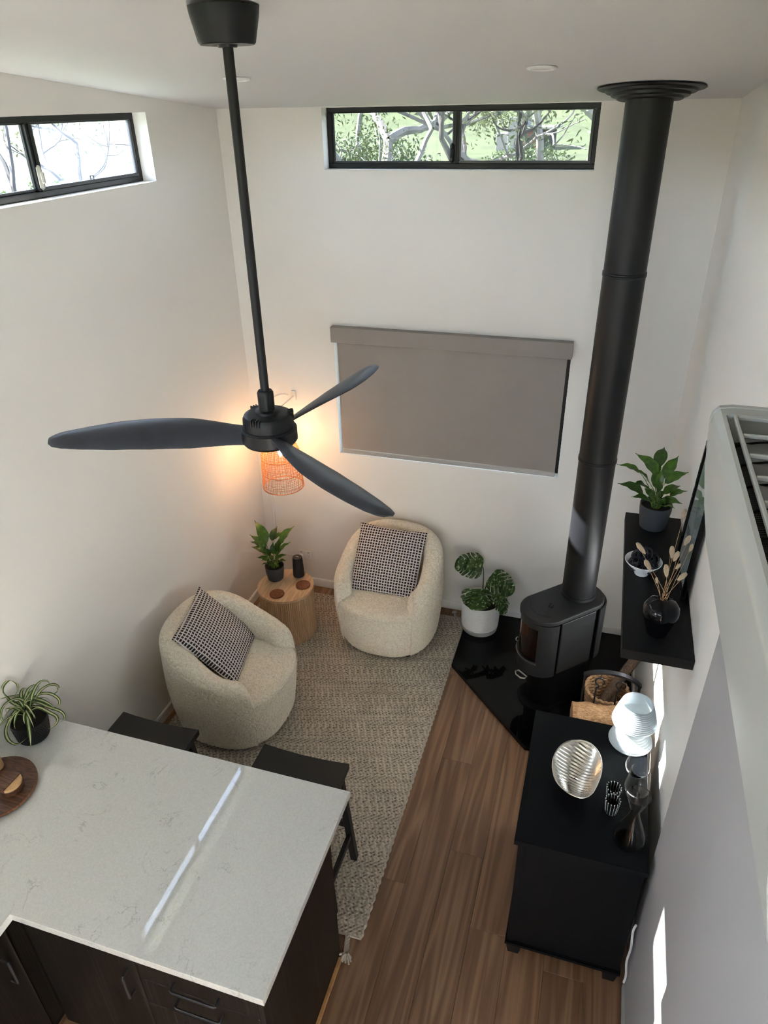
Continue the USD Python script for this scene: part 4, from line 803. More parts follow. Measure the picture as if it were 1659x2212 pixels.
# ================================================================== SIDEBOARD
ZT = .83
sb = thing('sideboard', 'black sideboard with a stepped front edge standing along the right wall', 'sideboard', (2.55, -2.09, 0))
out = [(2.797, -1.727), (2.287, -1.727), (2.287, -1.830), (2.311, -1.830), (2.311, -2.348), (2.287, -2.348), (2.287, -2.457), (2.797, -2.457)]
obj('top', bevel_prism(Polygon(out), ZT - .028, ZT, .002), 'cabinet_black', sb, smooth=False)
obj('carcass', bx(2.325, 2.79, -2.437, -1.745, .10, ZT - .029, .002), 'cabinet_black', sb, smooth=False)
for y0, y1 in ((-2.440, -2.36), (-1.82, -1.742)): obj('pilaster', bx(2.303, 2.330, y0, y1, .10, ZT - .0285, .002), 'cabinet_black', sb, smooth=False)
for y0, y1 in ((-2.355, -2.092), (-2.088, -1.825)):
    dr = obj('door', cat(bx(2.313, 2.3255, y0, y1, .13, ZT - .06, .002), bx(2.309, 2.3135, y0 + .03, y1 - .03, .17, ZT - .10, .002)), 'cabinet_black', sb, smooth=False)
    yk = y1 - .02 if y0 < -2.2 else y0 + .02
    obj('knob', lathe([(0, 0), (.006, 0), (.005, .01), (.011, .016), (.010, .024), (0, .026)], (0, 0, 0), 20).apply_transform(rot((0, 1, 0), -90)).apply_translation((2.313, yk, .52)), 'dark_steel', dr)
obj('plinth', bevel_prism(Polygon([(2.295, -2.447), (2.795, -2.447), (2.795, -1.735), (2.295, -1.735)]), .084, .106, .006), 'cabinet_black', sb, smooth=False)
for x in (2.335, 2.755):
    for y in (-2.405, -1.775):
        a, b = .024, .035; V = [(x + sx * r, y + sy * r, z) for z, r in ((.0005, a), (.084, b)) for sx, sy in ((-1, -1), (1, -1), (1, 1), (-1, 1))]
        obj('foot', trimesh.convex.convex_hull(np.array(V)), 'cabinet_black', sb, smooth=False)

# lamp
lx, ly = 2.7225, -1.800
tl = thing('table_lamp', 'white ribbed mushroom glass table lamp on the sideboard', 'lamp', (lx, ly, ZT))
def swirl(profile, ribs, amp, tw, n=120):
    p = np.array(profile, float); seg = np.r_[0, np.cumsum(np.linalg.norm(np.diff(p, axis=0), axis=1))]; k = 70
    s = np.linspace(0, seg[-1], k); r = np.interp(s, seg, p[:, 0]); z = np.interp(s, seg, p[:, 1]); V = []
    for i in range(k):
        th = np.linspace(0, 2 * PI, n, endpoint=False); rr = r[i] + amp * np.sin(2 * PI * (s[i] / seg[-1] * ribs) + tw * th)
        V.append(np.c_[lx + rr * np.cos(th), ly + rr * np.sin(th), np.full(n, z[i])])
    V = np.vstack(V); f = grid_faces(k, n, True); return trimesh.Trimesh(V, np.vstack([f[:, [0, 1, 2]], f[:, [0, 2, 3]]]), process=False)
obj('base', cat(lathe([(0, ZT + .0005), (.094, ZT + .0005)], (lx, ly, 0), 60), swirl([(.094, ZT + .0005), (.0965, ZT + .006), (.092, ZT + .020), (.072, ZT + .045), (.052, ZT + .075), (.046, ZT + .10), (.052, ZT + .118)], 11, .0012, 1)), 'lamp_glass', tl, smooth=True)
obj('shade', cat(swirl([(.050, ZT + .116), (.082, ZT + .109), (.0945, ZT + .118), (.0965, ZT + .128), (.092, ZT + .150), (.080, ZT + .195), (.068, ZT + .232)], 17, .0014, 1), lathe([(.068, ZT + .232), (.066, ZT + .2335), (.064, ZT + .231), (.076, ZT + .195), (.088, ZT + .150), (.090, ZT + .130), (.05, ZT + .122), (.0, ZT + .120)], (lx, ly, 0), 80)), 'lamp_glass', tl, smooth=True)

# silver bowl
RIM = np.array(BOWL_RIM); cxb, cyb = RIM.mean(0)
bw = thing('bowl', 'silver organic-shaped bowl with rippled inside on the sideboard', 'bowl', (cxb, cyb, ZT))
cl = np.vstack([RIM, RIM[:1]]); dd = np.r_[0, np.cumsum(np.linalg.norm(np.diff(cl, axis=0), axis=1))]
from scipy.interpolate import CubicSpline
cs_ = CubicSpline(dd, cl, bc_type='periodic'); rim = cs_(np.linspace(0, dd[-1], 97)[:-1])
def bowl_surf(off):
    V = []; qs = np.linspace(1, 0.02, 40)
    for q in qs:
        xy = np.array([cxb, cyb]) + (rim - [cxb, cyb]) * q; z = ZT + .020 + .056 * q ** 2.2 + off * (1 if q < .99 else 0)
        rip = .0030 * np.sin((xy[:, 1] - cyb + .25 * (xy[:, 0] - cxb) + 1.6 * (xy[:, 0] - cxb) ** 2) * 2 * PI / .0165 + 1.2 * np.sin(xy[:, 0] * 40)) * min(1, (1 - q) * 9) * (1 if off >= 0 else 0)
        V.append(np.c_[xy, np.full(96, z) + rip])
    f = grid_faces(40, 96, True); return trimesh.Trimesh(np.vstack(V), np.vstack([f[:, [0, 1, 2]], f[:, [0, 2, 3]]]), process=False)
obj('inner', bowl_surf(0.0), 'silver', bw, smooth=True)
obj('outer', bowl_surf(-.004), 'gloss_black', bw, smooth=True)
obj('rim', tube(np.c_[rim, np.full(96, ZT + .076)], .0028, 8, closed=True), 'silver_rim', bw)
obj('foot', lathe([(0, ZT + .0005), (.034, ZT + .0005), (.036, ZT + .004), (.030, ZT + .018), (0, ZT + .018)], (cxb, cyb, 0), 40), 'gloss_black', bw)

# tealight cups
def cup(label, x, y):
    t = thing('tealight_holder', label, 'candle holder', (x, y, ZT), 'striped tealight holders on the sideboard')
    return t
def cup_parts(t):
    obj('cup', lathe([(0, .0005), (.0225, .0005), (.0235, .003), (.030, .072), (.0285, .072), (.0225, .006), (0, .006)], (0, 0, 0), 48), 'black_stripe', t, local=True)
    for a in np.linspace(0, 2 * PI, 14, endpoint=False):
        c, s = math.cos(a), math.sin(a)
        obj('stripe', tube([(.0238 * c, .0238 * s, .004), (.0305 * c, .0305 * s, .070), (.0302 * c, .0302 * s, .0738), (.0283 * c, .0283 * s, .0738), (.0278 * c, .0278 * s, .068), (.0232 * c, .0232 * s, .012)], [.0006, .0008, .0022, .0022, .0008, .0005], 6), 'white_stripe', t, local=True)
c1 = cup('black tealight cup with white stripes on the sideboard, the one nearer the camera', 2.6495, -2.215); cup_parts(c1)
dup(c1, (2.652, -2.150, ZT), .2, 'black tealight cup with white stripes on the sideboard, the one nearer the lamp')

# glassware
def wine_parts(t):
    outer = [(0, .0005), (.030, .0005), (.036, .002), (.036, .0035), (.012, .0065), (.0045, .014), (.0036, .05), (.0036, .105), (.006, .116), (.022, .128), (.041, .148), (.0485, .168), (.0475, .190), (.0365, .268)]
    inner = [(.0352, .2685), (.0461, .190), (.0470, .168), (.0395, .150), (.020, .131), (0, .126)]
    obj('glass', lathe(outer + inner, (0, 0, 0), 56), 'clear_glass', t, local=True)
g1 = thing('wine_glass', 'clear stemmed wine glass on the sideboard, the one closer to the white lamp', 'wine glass', (2.729, -2.106, ZT), 'wine glasses on the sideboard'); wine_parts(g1)
dup(g1, (2.7275, -2.208, ZT), 0, 'clear stemmed wine glass on the sideboard, directly behind the decanter')
dc = thing('decanter', 'clear glass decanter with a flared funnel neck at the near end of the sideboard', 'decanter', (2.720, -2.334, ZT))
obj('body', lathe([(0, .0005), (.054, .0005), (.0605, .008), (.0615, .020), (.0565, .050), (.043, .092), (.030, .128), (.0205, .160), (.018, .178), (.0225, .196), (.040, .252), (.0468, .270), (.0455, .2712), (.0385, .252), (.0205, .197), (.0162, .178), (.0187, .160), (.0282, .127), (.0412, .091), (.0552, .050), (.0602, .021), (.0590, .008), (.053, .0015), (0, .0015)], (2.720, -2.334, ZT), 64), 'clear_glass', dc)
obj('thick_base', lathe([(0, .0025), (.050, .0025), (.0565, .0095), (.0572, .020), (.050, .0130), (0, .0120)], (2.720, -2.334, ZT), 64), 'clear_glass', dc)
obj('rim_band', ring((2.720, -2.334, ZT + .271), .0462, .0014, 64, 8), 'black_stripe', dc)
ca_ = thing('power_cable', 'white power cable hanging between the sideboard and the right wall', 'cable', (2.81, -2.47, .1))
obj('lead', tube(spline([(2.80, -2.462, .50), (2.796, -2.464, .43), (2.803, -2.466, .34), (2.800, -2.468, .25), (2.808, -2.47, .18), (2.809, -2.475, .10)], 24), .005, 8), 'cord_white', ca_)

# ================================================================== FLOATING SHELF
ZS = 1.55
shf = obj('floating_shelf', bx(2.589, W - .001, -2.045, -.955, ZS - .046, ZS, .0015), 'shelf_black', smooth=False, label='thick black floating shelf on the right wall above the sideboard', cat='shelf')
px, py = 2.714, -1.068
pl = thing('potted_peace_lily', 'dark green peace lily in a charcoal pot at the far end of the black shelf', 'potted plant', (px, py, ZS))
obj('pot', lathe([(0, ZS + .0005), (.057, ZS + .0005), (.061, ZS + .004), (.068, ZS + .05), (.0745, ZS + .105), (.0745, ZS + .128), (.071, ZS + .128), (.0695, ZS + .10), (.06, ZS + .03), (0, ZS + .03)], (px, py, 0), 56), 'grey_pot', pl)
obj('soil', lathe([(0, ZS + .110), (.070, ZS + .108)], (px, py, 0), 32), 'soil', pl)
lily(pl, (px, py), .055, ZS + .11, LILY1)
bx_, by_ = 2.6615, -1.502
wb = thing('bowl', 'flared white bowl of black balls on the black shelf', 'bowl', (bx_, by_, ZS))
obj('shell', lathe([(0, ZS + .0005), (.029, ZS + .0005), (.030, ZS + .006), (.044, ZS + .028), (.0785, ZS + .068), (.0795, ZS + .071), (.077, ZS + .072), (.042, ZS + .032), (.020, ZS + .016), (0, ZS + .014)], (bx_, by_, 0), 64), 'white_ceramic', wb)
g = np.random.default_rng(11)
BALLS = [(-.034, -.018, .058, 'in front on the left'), (.030, -.030, .060, 'in front on the right'), (-.020, .036, .064, 'at the back on the left'), (.036, .026, .066, 'at the back on the right'), (.002, .004, .104, 'sitting on top of the others')]
for dx, dy, dz, where in BALLS:
    c = np.array([bx_ + dx, by_ + dy, ZS + dz]); b = thing('decorative_ball', f'black woven fibre ball in the white bowl, {where}', 'ornament ball', c, 'black fibre balls in the white bowl'); R_ = .0315; ms = []
    for k in range(20):
        a = g.normal(size=3); off = g.uniform(-.25, .25) * R_; a /= np.linalg.norm(a); ms.append(ring(c + a * off, math.sqrt(R_ ** 2 - off ** 2) * g.uniform(.94, 1.03), .0011, 26, 5, a))
    obj('strands', cat(*ms), 'black_fibre', b, kind='stuff'); obj('core', trimesh.creation.icosphere(2, R_ * .82).apply_translation(c), 'stove_dark', b)
vx, vy = 2.7165, -1.912
vs = thing('vase', 'glossy black round-shouldered vase of dried grass on the shelf', 'vase', (vx, vy, ZS))
obj('body', lathe([(0, ZS + .0005), (.036, ZS + .0005), (.039, ZS + .004), (.050, ZS + .045), (.064, ZS + .085), (.0685, ZS + .108), (.066, ZS + .130), (.052, ZS + .150), (.032, ZS + .160), (.0235, ZS + .163), (.0225, ZS + .171), (.0195, ZS + .171), (.0195, ZS + .158), (.04, ZS + .14), (.0, ZS + .05)], (vx, vy, 0), 80), 'gloss_black', vs)
WHERE = ['tallest head leaning left over the white bowl', 'head hanging left below the tallest left one', 'tiny head low on the left side', 'upright head in the middle above the vase', 'upper left of the two touching heads in the middle', 'lower right of the two touching heads in the middle', 'small round head right of the middle', 'head bent far to the right near the frame', 'upper of the two heads in front of the frame glass', 'lower of the two heads in front of the frame glass', 'highest head far behind beside the frame edge']
for k, (t_, b_) in enumerate(BUNNY):
    t_, b_ = np.array(t_), np.array(b_); a = rng.uniform(0, 6.28)
    base = np.array([vx + .012 * math.cos(a), vy + .012 * math.sin(a), ZS + .166])
    bt = thing('dried_grass', 'dried bunny-tail grass in the black vase, ' + WHERE[k], 'dried grass', base, 'bunny-tail grasses in the black vase')
    d = (t_ - b_); L = np.linalg.norm(d); d /= L
    obj('stem', tube(spline([base - [0, 0, .10], base, base * .5 + b_ * .5 + np.array([0, 0, .006]), b_, b_ + d * L * .5], 20), .0009, 5), 'straw', bt)
    r = min(.0105, L * .23); n, m = 14, 14; u = np.cross(d, [0, 0, 1.0]); u /= np.linalg.norm(u); w = np.cross(u, d); V = []
    for i in range(n):
        s = i / (n - 1); rr = r * math.sin(PI * min(1, .06 + .94 * s)) ** .6 * (1 - .25 * s) + .0003
        for j in range(m):
            th = 2 * PI * j / m; q = rr * (1 + .12 * g.uniform(-1, 1)); V.append(b_ + d * L * s + u * q * math.cos(th) + w * q * math.sin(th))
    hd = obj('seed_head', (np.array(V), grid_faces(n, m, True)), 'fluff', bt, smooth=True)
    hs = []
    for q in range(90):
        s, th = g.uniform(.1, 1), g.uniform(0, 6.28); o_ = u * math.cos(th) + w * math.sin(th); p0 = b_ + d * L * s + o_ * r * .7
        p1 = p0 + (o_ * .8 + d * .8) * g.uniform(.006, .013); sd = np.cross(o_, d) * .00022; hs.append((np.array([p0 - sd, p0 + sd, p1]), np.array([[0, 1, 2]])))
    obj('bristles', cat(*[trimesh.Trimesh(v, f, process=False) for v, f in hs]), 'fluff', hd, smooth=False, kind='stuff')
# picture frame leaning on the wall
pf = thing('picture_frame', 'black picture frame with a leafy print leaning against the right wall on the shelf', 'picture frame', (2.82, -1.49, ZS))
yf0, yf1, Hf = -1.675, -1.312, .585; lean = math.degrees(math.atan2(.020, Hf))
Tf = trimesh.transformations.translation_matrix((2.8135, 0, ZS + .0008)) @ rot((0, 1, 0), lean); bwid = .022
fr = obj('frame', place(cat(bx(0, .018, yf0, yf1, 0, bwid, .003), bx(0, .018, yf0, yf1, Hf - bwid, Hf, .003), bx(0, .018, yf0, yf0 + bwid, bwid, Hf - bwid, .003), bx(0, .018, yf1 - bwid, yf1, bwid, Hf - bwid, .003)), Tf), 'gloss_black', pf, smooth=False)
obj('backing', place(bx(.0125, .0165, yf0 + .01, yf1 - .01, .01, Hf - .01), Tf), 'stove_dark', pf, smooth=False)
obj('print', place(bx(.010, .0115, yf0 + bwid, yf1 - bwid, bwid, Hf - bwid), Tf), 'print_grey', pf, smooth=False)
obj('glass', place(bx(.006, .0072, yf0 + bwid, yf1 - bwid, bwid, Hf - bwid), Tf), 'picture_glass', pf, smooth=False)
yc = (yf0 + yf1) / 2
obj('print_stem', place(tube(spline([(.0094, yc + .06, .05), (.0094, yc - .02, .2), (.0094, yc + .03, .36), (.0094, yc + .01, .52)], 20), .0008, 5), Tf), 'print_dark', pf)
for k, (yy, zz, a, L, mt) in enumerate(((.07, .40, 50, .16, 'print_leaf'), (-.06, .44, 130, .15, 'print_leaf'), (.08, .28, 25, .15, 'print_grey'), (-.04, .30, 150, .13, 'print_leaf'), (.09, .18, 10, .12, 'print_dark'), (-.07, .17, 165, .12, 'print_leaf'), (.02, .48, 80, .10, 'print_leaf'))):
    e = Point(0, 0).buffer(1, 12); e = affinity.rotate(affinity.scale(e, L / 2, L * .2), a); e = affinity.translate(e, yc + yy * .8, zz)
    e = e.intersection(sbox(yf0 + bwid, bwid, yf1 - bwid, Hf - bwid))
    obj('print_leaf', place(slab(e, 'x', .0090, .0098), Tf), mt, pf, smooth=False)

# ================================================================== AIR CONDITIONER
ay0, ay1 = -3.75, -2.812
ac = thing('air_conditioner', 'white split-system air conditioner on the right wall with an open top grille', 'air conditioner', (2.74, (ay0 + ay1) / 2, 2.43))
side = [(W - .001, 2.462), (W - .001, 2.842), (2.635, 2.842), (2.612, 2.838), (2.602, 2.826), (2.600, 2.81), (2.612, 2.70), (2.628, 2.61), (2.650, 2.515), (2.672, 2.462), (2.684, 2.446), (2.72, 2.44)]
body = slab(Polygon(side), 'y', ay0, ay1)
cut = bx(2.619, 2.806, ay0 + .06, ay1 - .048, 2.72, 2.90)
try: body = trimesh.boolean.difference([body, cut], engine='manifold')
except Exception as ex: print('ac boolean', ex)
obj('casing', body, 'ac_white', ac, smooth=30)
obj('end_cap', slab(Polygon(side).buffer(.0025), 'y', ay1 - .012, ay1 + .001), 'ac_white', ac, smooth=30)
obj('front_panel', slab(Polygon([(2.609, 2.832), (2.600, 2.824), (2.5975, 2.81), (2.6095, 2.70), (2.6255, 2.61), (2.6475, 2.515), (2.660, 2.485), (2.664, 2.487), (2.652, 2.516), (2.630, 2.611), (2.614, 2.70), (2.602, 2.81), (2.604, 2.822)]), 'y', ay0 + .02, ay1 - .016), 'ac_white', ac, smooth=40)
obj('trim_strip', tube([(2.667, ay0 + .02, 2.470), (2.667, ay1 - .002, 2.470)], .004, 8), 'alu', ac)
obj('louvre', bx(2.676, 2.74, ay0 + .05, ay1 - .05, 2.434, 2.440, .002), 'ac_white', ac, smooth=False)
obj('inner_tray', bx(2.621, 2.802, ay0 + .064, ay1 - .052, 2.722, 2.728), 'ac_dark', ac, smooth=False)
obj('coil', cat(*[bar((2.624, y, 2.76), (2.80, y, 2.79), .0015, .05) for y in np.arange(ay0 + .07, ay1 - .06, .007)]), 'ac_dark', ac, smooth=False, kind='stuff')
fl_ = obj('filter', bar((2.655, (ay0 + ay1) / 2, 2.806), (2.800, (ay0 + ay1) / 2, 2.822), .81, .0015), 'ac_filter', ac, smooth=False)
for k, y in enumerate(np.arange(ay0 + .10, ay1 - .05, .088)):
    obj('filter_rib', tube(spline([(2.622, y + .045, 2.775), (2.67, y + .024, 2.812), (2.745, y + .004, 2.826), (2.80, y, 2.828)], 12), .0022, 6), 'gloss_black', ac)
obj('grille_bar', bx(2.632, 2.639, ay0 + .06, ay1 - .048, 2.832, 2.842, .002), 'ac_white', ac, smooth=False)
obj('grille_bar', bx(2.798, 2.806, ay0 + .06, ay1 - .048, 2.832, 2.842, .002), 'ac_white', ac, smooth=False)
for y in np.arange(ay1 - .052, ay0 + .06, -.089): obj('grille_cross_bar', bx(2.639, 2.798, y - .0035, y + .0035, 2.833, 2.841, .0015), 'ac_white', ac, smooth=False)

# ================================================================== KITCHEN
kb = thing('kitchen_cabinet', 'dark streaked-wood kitchen peninsula cabinet with drawers under the pale benchtop', 'kitchen cabinet', (1.1, -2.97, 0))
obj('carcass', bx(.60, 1.558, -3.264, -2.665, .10, .864), 'panel_wood', kb, smooth=False)
obj('kickboard', bx(.60, 1.556, -3.22, -2.70, 0, .10), 'stove_dark', kb, smooth=False)
obj('end_panel', bx(1.559, 1.579, -3.285, -2.660, .001, .8645, .001), 'panel_wood', kb, smooth=False)
for k, (z0, z1) in enumerate(((.70, .862), (.535, .697), (.32, .532), (.105, .317))):
    dw = obj('drawer', bx(1.085, 1.5555, -3.284, -3.2645, z0, z1, .0012), 'panel_wood', kb, smooth=False); zc_ = z1 - .052 if k else .752
    obj('handle', tube([(1.232, -3.284, zc_), (1.232, -3.312, zc_), (1.240, -3.316, zc_), (1.40, -3.316, zc_), (1.408, -3.312, zc_), (1.408, -3.284, zc_)], .005, 8), 'dark_steel', dw)
dr = obj('door', bx(.605, 1.082, -3.284, -3.2645, .105, .862, .0012), 'panel_wood', kb, smooth=False)
obj('handle', tube([(1.04, -3.284, .735), (1.04, -3.312, .735), (1.04, -3.316, .727), (1.04, -3.316, .60), (1.04, -3.284, .595)], .005, 8), 'dark_steel', dr)
kc = thing('kitchen_cabinet', 'dark streaked-wood kitchen base cabinet along the left wall under the benchtop', 'kitchen cabinet', (.29, -4.2, 0))
obj('carcass', bx(.002, .562, -5.17, -2.66, .10, .864), 'panel_wood', kc, smooth=False)
obj('kickboard', bx(.002, .52, -5.17, -2.66, 0, .10), 'stove_dark', kc, smooth=False)
for y0 in (-3.93, -4.53, -5.13):
    dr = obj('door', bx(.563, .582, y0 + .003, y0 + .597, .105, .862, .0012), 'panel_wood', kc, smooth=False)
    obj('handle', tube([(.582, y0 + .54, .74), (.612, y0 + .54, .74), (.612, y0 + .54, .60), (.582, y0 + .54, .60)], .005, 8), 'dark_steel', dr)
bt = thing('benchtop', 'pale grey stone L-shaped benchtop with a polished surface', 'benchtop', (.9, -2.9, .865))
BT = Polygon([(.001, -2.475), (1.600, -2.475), (1.600, -3.308), (.607, -3.310), (.607, -5.19), (.001, -5.19)])
obj('slab', bevel_prism(BT, .866, .900, .0012), 'stone_top', bt, smooth=False)
obj('trim_2', bx(1.5795, 1.595, -3.29, -2.683, .0004, .018, .002), 'trim_oak', smooth=False, kind='structure')

# stools
def stool_parts(t):
    n = 15; xs_ = np.linspace(-.218, .218, n); V = []
    for sgn, th in ((1, 0), (-1, .034)):
        for x in xs_:
            for y in np.linspace(-.17, .17, 9): V.append((x, y, .700 - .016 * (1 - (x / .218) ** 2) - th))
    f = grid_faces(n, 9); q = n * 9; loop = list(range(9)) + [i * 9 + 8 for i in range(1, n)] + [(n - 1) * 9 + j for j in range(7, -1, -1)] + [i * 9 for i in range(n - 2, 0, -1)]
    e = np.array([[loop[k], loop[k] + q, loop[(k + 1) % len(loop)] + q, loop[(k + 1) % len(loop)]] for k in range(len(loop))])
    m = trimesh.Trimesh(np.array(V), np.vstack([np.vstack([g_[:, [0, 1, 2]], g_[:, [0, 2, 3]]]) for g_ in (f, f[:, ::-1] + q, e)]), process=False); trimesh.repair.fix_normals(m)
    obj('seat', m, 'stool_black', t, smooth=30, local=True)
    L = {}
    for sx in (-1, 1):
        for sy in (-1, 1):
            p, q2 = np.array([sx * .185, sy * .118, .672]), np.array([sx * .222, sy * .152, .0185]); L[sx, sy] = (p, q2)
            obj('leg', bar(q2, p, .034, .034, .003, up=(0, 1, 0)), 'stool_black', t, smooth=False, local=True)
    at = lambda k, z: L[k][1] + (L[k][0] - L[k][1]) * ((z - .0185) / .6535)
    for a, b, z in (((1, -1), (1, 1), .22), ((-1, -1), (-1, 1), .22), ((-1, 1), (1, 1), .30), ((-1, -1), (1, -1), .30), ((1, -1), (1, 1), .60), ((-1, -1), (-1, 1), .60)):
        obj('stretcher', bar(at(a, z), at(b, z), .022, .034, .002), 'stool_black', t, smooth=False, local=True)
s1 = thing('bar_stool', 'black timber bar stool tucked under the benchtop nearest the walkway', 'bar stool', (1.266, -2.352, 0)); stool_parts(s1)
dup(s1, (.474, -2.362, 0), 0, 'black timber bar stool tucked under the benchtop nearest the left wall')

# on the benchtop
px, py, ZB = .106, -2.592, .9
sp_ = thing('spider_plant', 'spider plant with curling striped leaves in a studded black pot on the benchtop', 'potted plant', (px, py, ZB))
obj('pot', lathe([(0, ZB + .0005), (.060, ZB + .0005), (.066, ZB + .006), (.070, ZB + .02), (.0795, ZB + .108), (.0795, ZB + .113), (.076, ZB + .113), (.070, ZB + .06), (0, ZB + .05)], (px, py, 0), 56), 'black_pot', sp_)
studs = []
for r in range(9):
    for a in range(46):
        t = 2 * PI * (a + .5 * (r % 2)) / 46; z = ZB + .014 + r * .0105; rr = np.interp(z - ZB, [.006, .02, .108], [.066, .070, .0795])
        s_ = trimesh.creation.icosphere(0, .0030); s_.apply_translation((px + rr * math.cos(t), py + rr * math.sin(t), z)); studs.append(s_)
obj('studs', cat(*studs), 'black_pot', sp_, smooth=True, kind='stuff')
obj('soil', lathe([(0, ZB + .098), (.0745, ZB + .096)], (px, py, 0), 32), 'soil', sp_)
crown = np.array([px, py, ZB + .097])
def ribbon(c, wid, lift, wmul=1.0):
    c = np.array(c); t = np.gradient(c, axis=0); t /= np.linalg.norm(t, axis=1, keepdims=True); k = len(c); out_ = c - crown; out_[:, 2] = 0
    V = []; prev = None
    for i in range(k):
        s = np.cross(t[i], [0, 0, 1.0]); s = s / np.linalg.norm(s) if np.linalg.norm(s) > .15 else (prev if prev is not None else np.array([1.0, 0, 0]))
        if prev is not None:
            if s @ prev < 0: s = -s
            s = prev * .6 + s * .4; s /= np.linalg.norm(s)
        prev = s; n = np.cross(s, t[i]); w = wid[i] * wmul
        for q in (-1, -.5, 0, .5, 1): V.append(c[i] + s * w * q + n * (lift + w * .35 * abs(q)))
    return np.array(V), grid_faces(k, 5)
for k, cv in enumerate(SPIDER):
    pts = spline([crown + np.array([.010 * math.cos(k * 2.4), .010 * math.sin(k * 2.4), 0])] + cv if k < 15 else cv, 40)
    pts[:, 0] = np.maximum(pts[:, 0], .012); pts[:, 2] = np.maximum(pts[:, 2], ZB + .004)
    u = np.linspace(0, 1, 40); wd = .0092 * np.interp(u, [0, .2, .6, .85, 1], [.5, 1, .95, .55, .12]) * (1 if k < 14 else .45)
    lf = obj('leaf', ribbon(pts, wd, 0), 'spider_green', sp_, smooth=True)
    obj('stripe', cat(ribbon(pts, wd, .0007, .42), ribbon(pts, wd, -.0007, .42)), 'spider_cream', lf, smooth=True)
for k in range(16):
    a = k * 2.4; e = .03 + .07 * ((k * 37) % 10) / 10; up = .06 + .05 * ((k * 53) % 10) / 10
    p = [crown, crown + np.array([math.cos(a) * e * .5, math.sin(a) * e * .5, up]), crown + np.array([math.cos(a) * e * 1.1, math.sin(a) * e * 1.1, up * .9]), crown + np.array([math.cos(a) * e * 1.4, math.sin(a) * e * 1.4, up * .35])]
    pts = spline(p, 24); pts[:, 0] = np.maximum(pts[:, 0], .012); wd = .0068 * np.interp(np.linspace(0, 1, 24), [0, .3, .7, 1], [.6, 1, .8, .1])
    lf = obj('leaf', ribbon(pts, wd, 0), 'spider_green', sp_, smooth=True); obj('stripe', cat(ribbon(pts, wd, .0007, .42), ribbon(pts, wd, -.0007, .42)), 'spider_cream', lf, smooth=True)
qx, qy, qr = .168, -2.888, .160
lz = thing('lazy_susan', 'round dark timber turntable board at the left edge of the benchtop', 'turntable', (qx, qy, ZB))
obj('foot', lathe([(0, ZB + .0005), (.09, ZB + .0005), (.09, ZB + .008), (0, ZB + .008)], (qx, qy, 0), 48), 'walnut', lz)
obj('board', lathe([(0, ZB + .0225), (qr - .003, ZB + .0225), (qr, ZB + .0265), (0, ZB + .0268)], (qx, qy, 0), 80), 'walnut', lz)
obj('rim', lathe([(0, ZB + .008), (qr - .001, ZB + .008), (qr + .0005, ZB + .0105), (qr + .0005, ZB + .0225), (qr - .01, ZB + .0228)], (qx, qy, 0), 80), 'walnut_edge', lz)
sc = thing('salt_box', 'round two-tone timber salt box on the turntable board', 'salt box', (.240, -2.878, ZB + .027))
cxs, cys, zs0 = .240, -2.878, ZB + .0272
obj('base', lathe([(0, zs0), (.046, zs0), (.048, zs0 + .004), (.048, zs0 + .026), (.045, zs0 + .030), (0, zs0 + .030)], (cxs, cys, 0), 48), 'walnut', sc)
disc = Point(cxs, cys).buffer(.049, 32); cutl = Polygon([(cxs - .2, cys - .2), (cxs + .012, cys - .2), (cxs + .022, cys + .2), (cxs - .2, cys + .2)])
obj('lid', bevel_prism(disc.intersection(cutl), zs0 + .0305, zs0 + .046, .002), 'walnut', sc, smooth=False)
obj('lid_inlay', bevel_prism(disc.difference(cutl.buffer(.0004)), zs0 + .0305, zs0 + .043, .002), 'light_wood', sc, smooth=False)
pm_ = thing('pepper_mill', 'pale timber pepper mill at the left frame edge on the turntable board', 'pepper mill', (.098, -2.806, ZB + .027))
obj('body', lathe([(0, zs0), (.027, zs0), (.029, zs0 + .004), (.027, zs0 + .05), (.024, zs0 + .09), (0, zs0 + .09)], (.098, -2.806, 0), 40), 'light_wood', pm_)
obj('knob', lathe([(0, zs0 + .090), (.024, zs0 + .092), (.027, zs0 + .105), (.022, zs0 + .122), (0, zs0 + .126)], (.098, -2.806, 0), 40), 'walnut_edge', pm_)

# ================================================================== OUTSIDE
def gz(x, y):
    d = np.hypot(np.asarray(x) - 1.4, np.asarray(y) + 3.8); s = np.clip((d - 95) / 110, 0, 1)
    return -.35 + 14.0 * s * s * (3 - 2 * s) + .25 * np.sin(np.asarray(x) * .11) * np.cos(np.asarray(y) * .09) * np.clip((d - 12) / 20, 0, 1)
rr_ = np.r_[np.linspace(0, 60, 30), np.linspace(64, 340, 40)]; th_ = np.linspace(0, 2 * PI, 96, endpoint=False); V = []
for r in rr_:
    x, y = 1.4 + r * np.cos(th_), -3.8 + r * np.sin(th_); V.append(np.c_[x, y, gz(x, y)])
f = grid_faces(len(rr_), 96, True)
obj('ground', (np.vstack(V), f), 'grass', smooth=True, kind='structure')
pts = np.array([(x, 75.1 - (x + 53.4) * .885 + 1.0 * math.sin(x * .12)) for x in np.linspace(-95, -38, 60)]); V = []
for x, y in pts: V += [(x - 1.4, y - 1.4, gz(x - 1.4, y - 1.4) + .08), (x + 1.4, y + 1.4, gz(x + 1.4, y + 1.4) + .08)]
obj('path', (np.array(V), grid_faces(60, 2)), 'dirt_path', smooth=True, kind='structure')
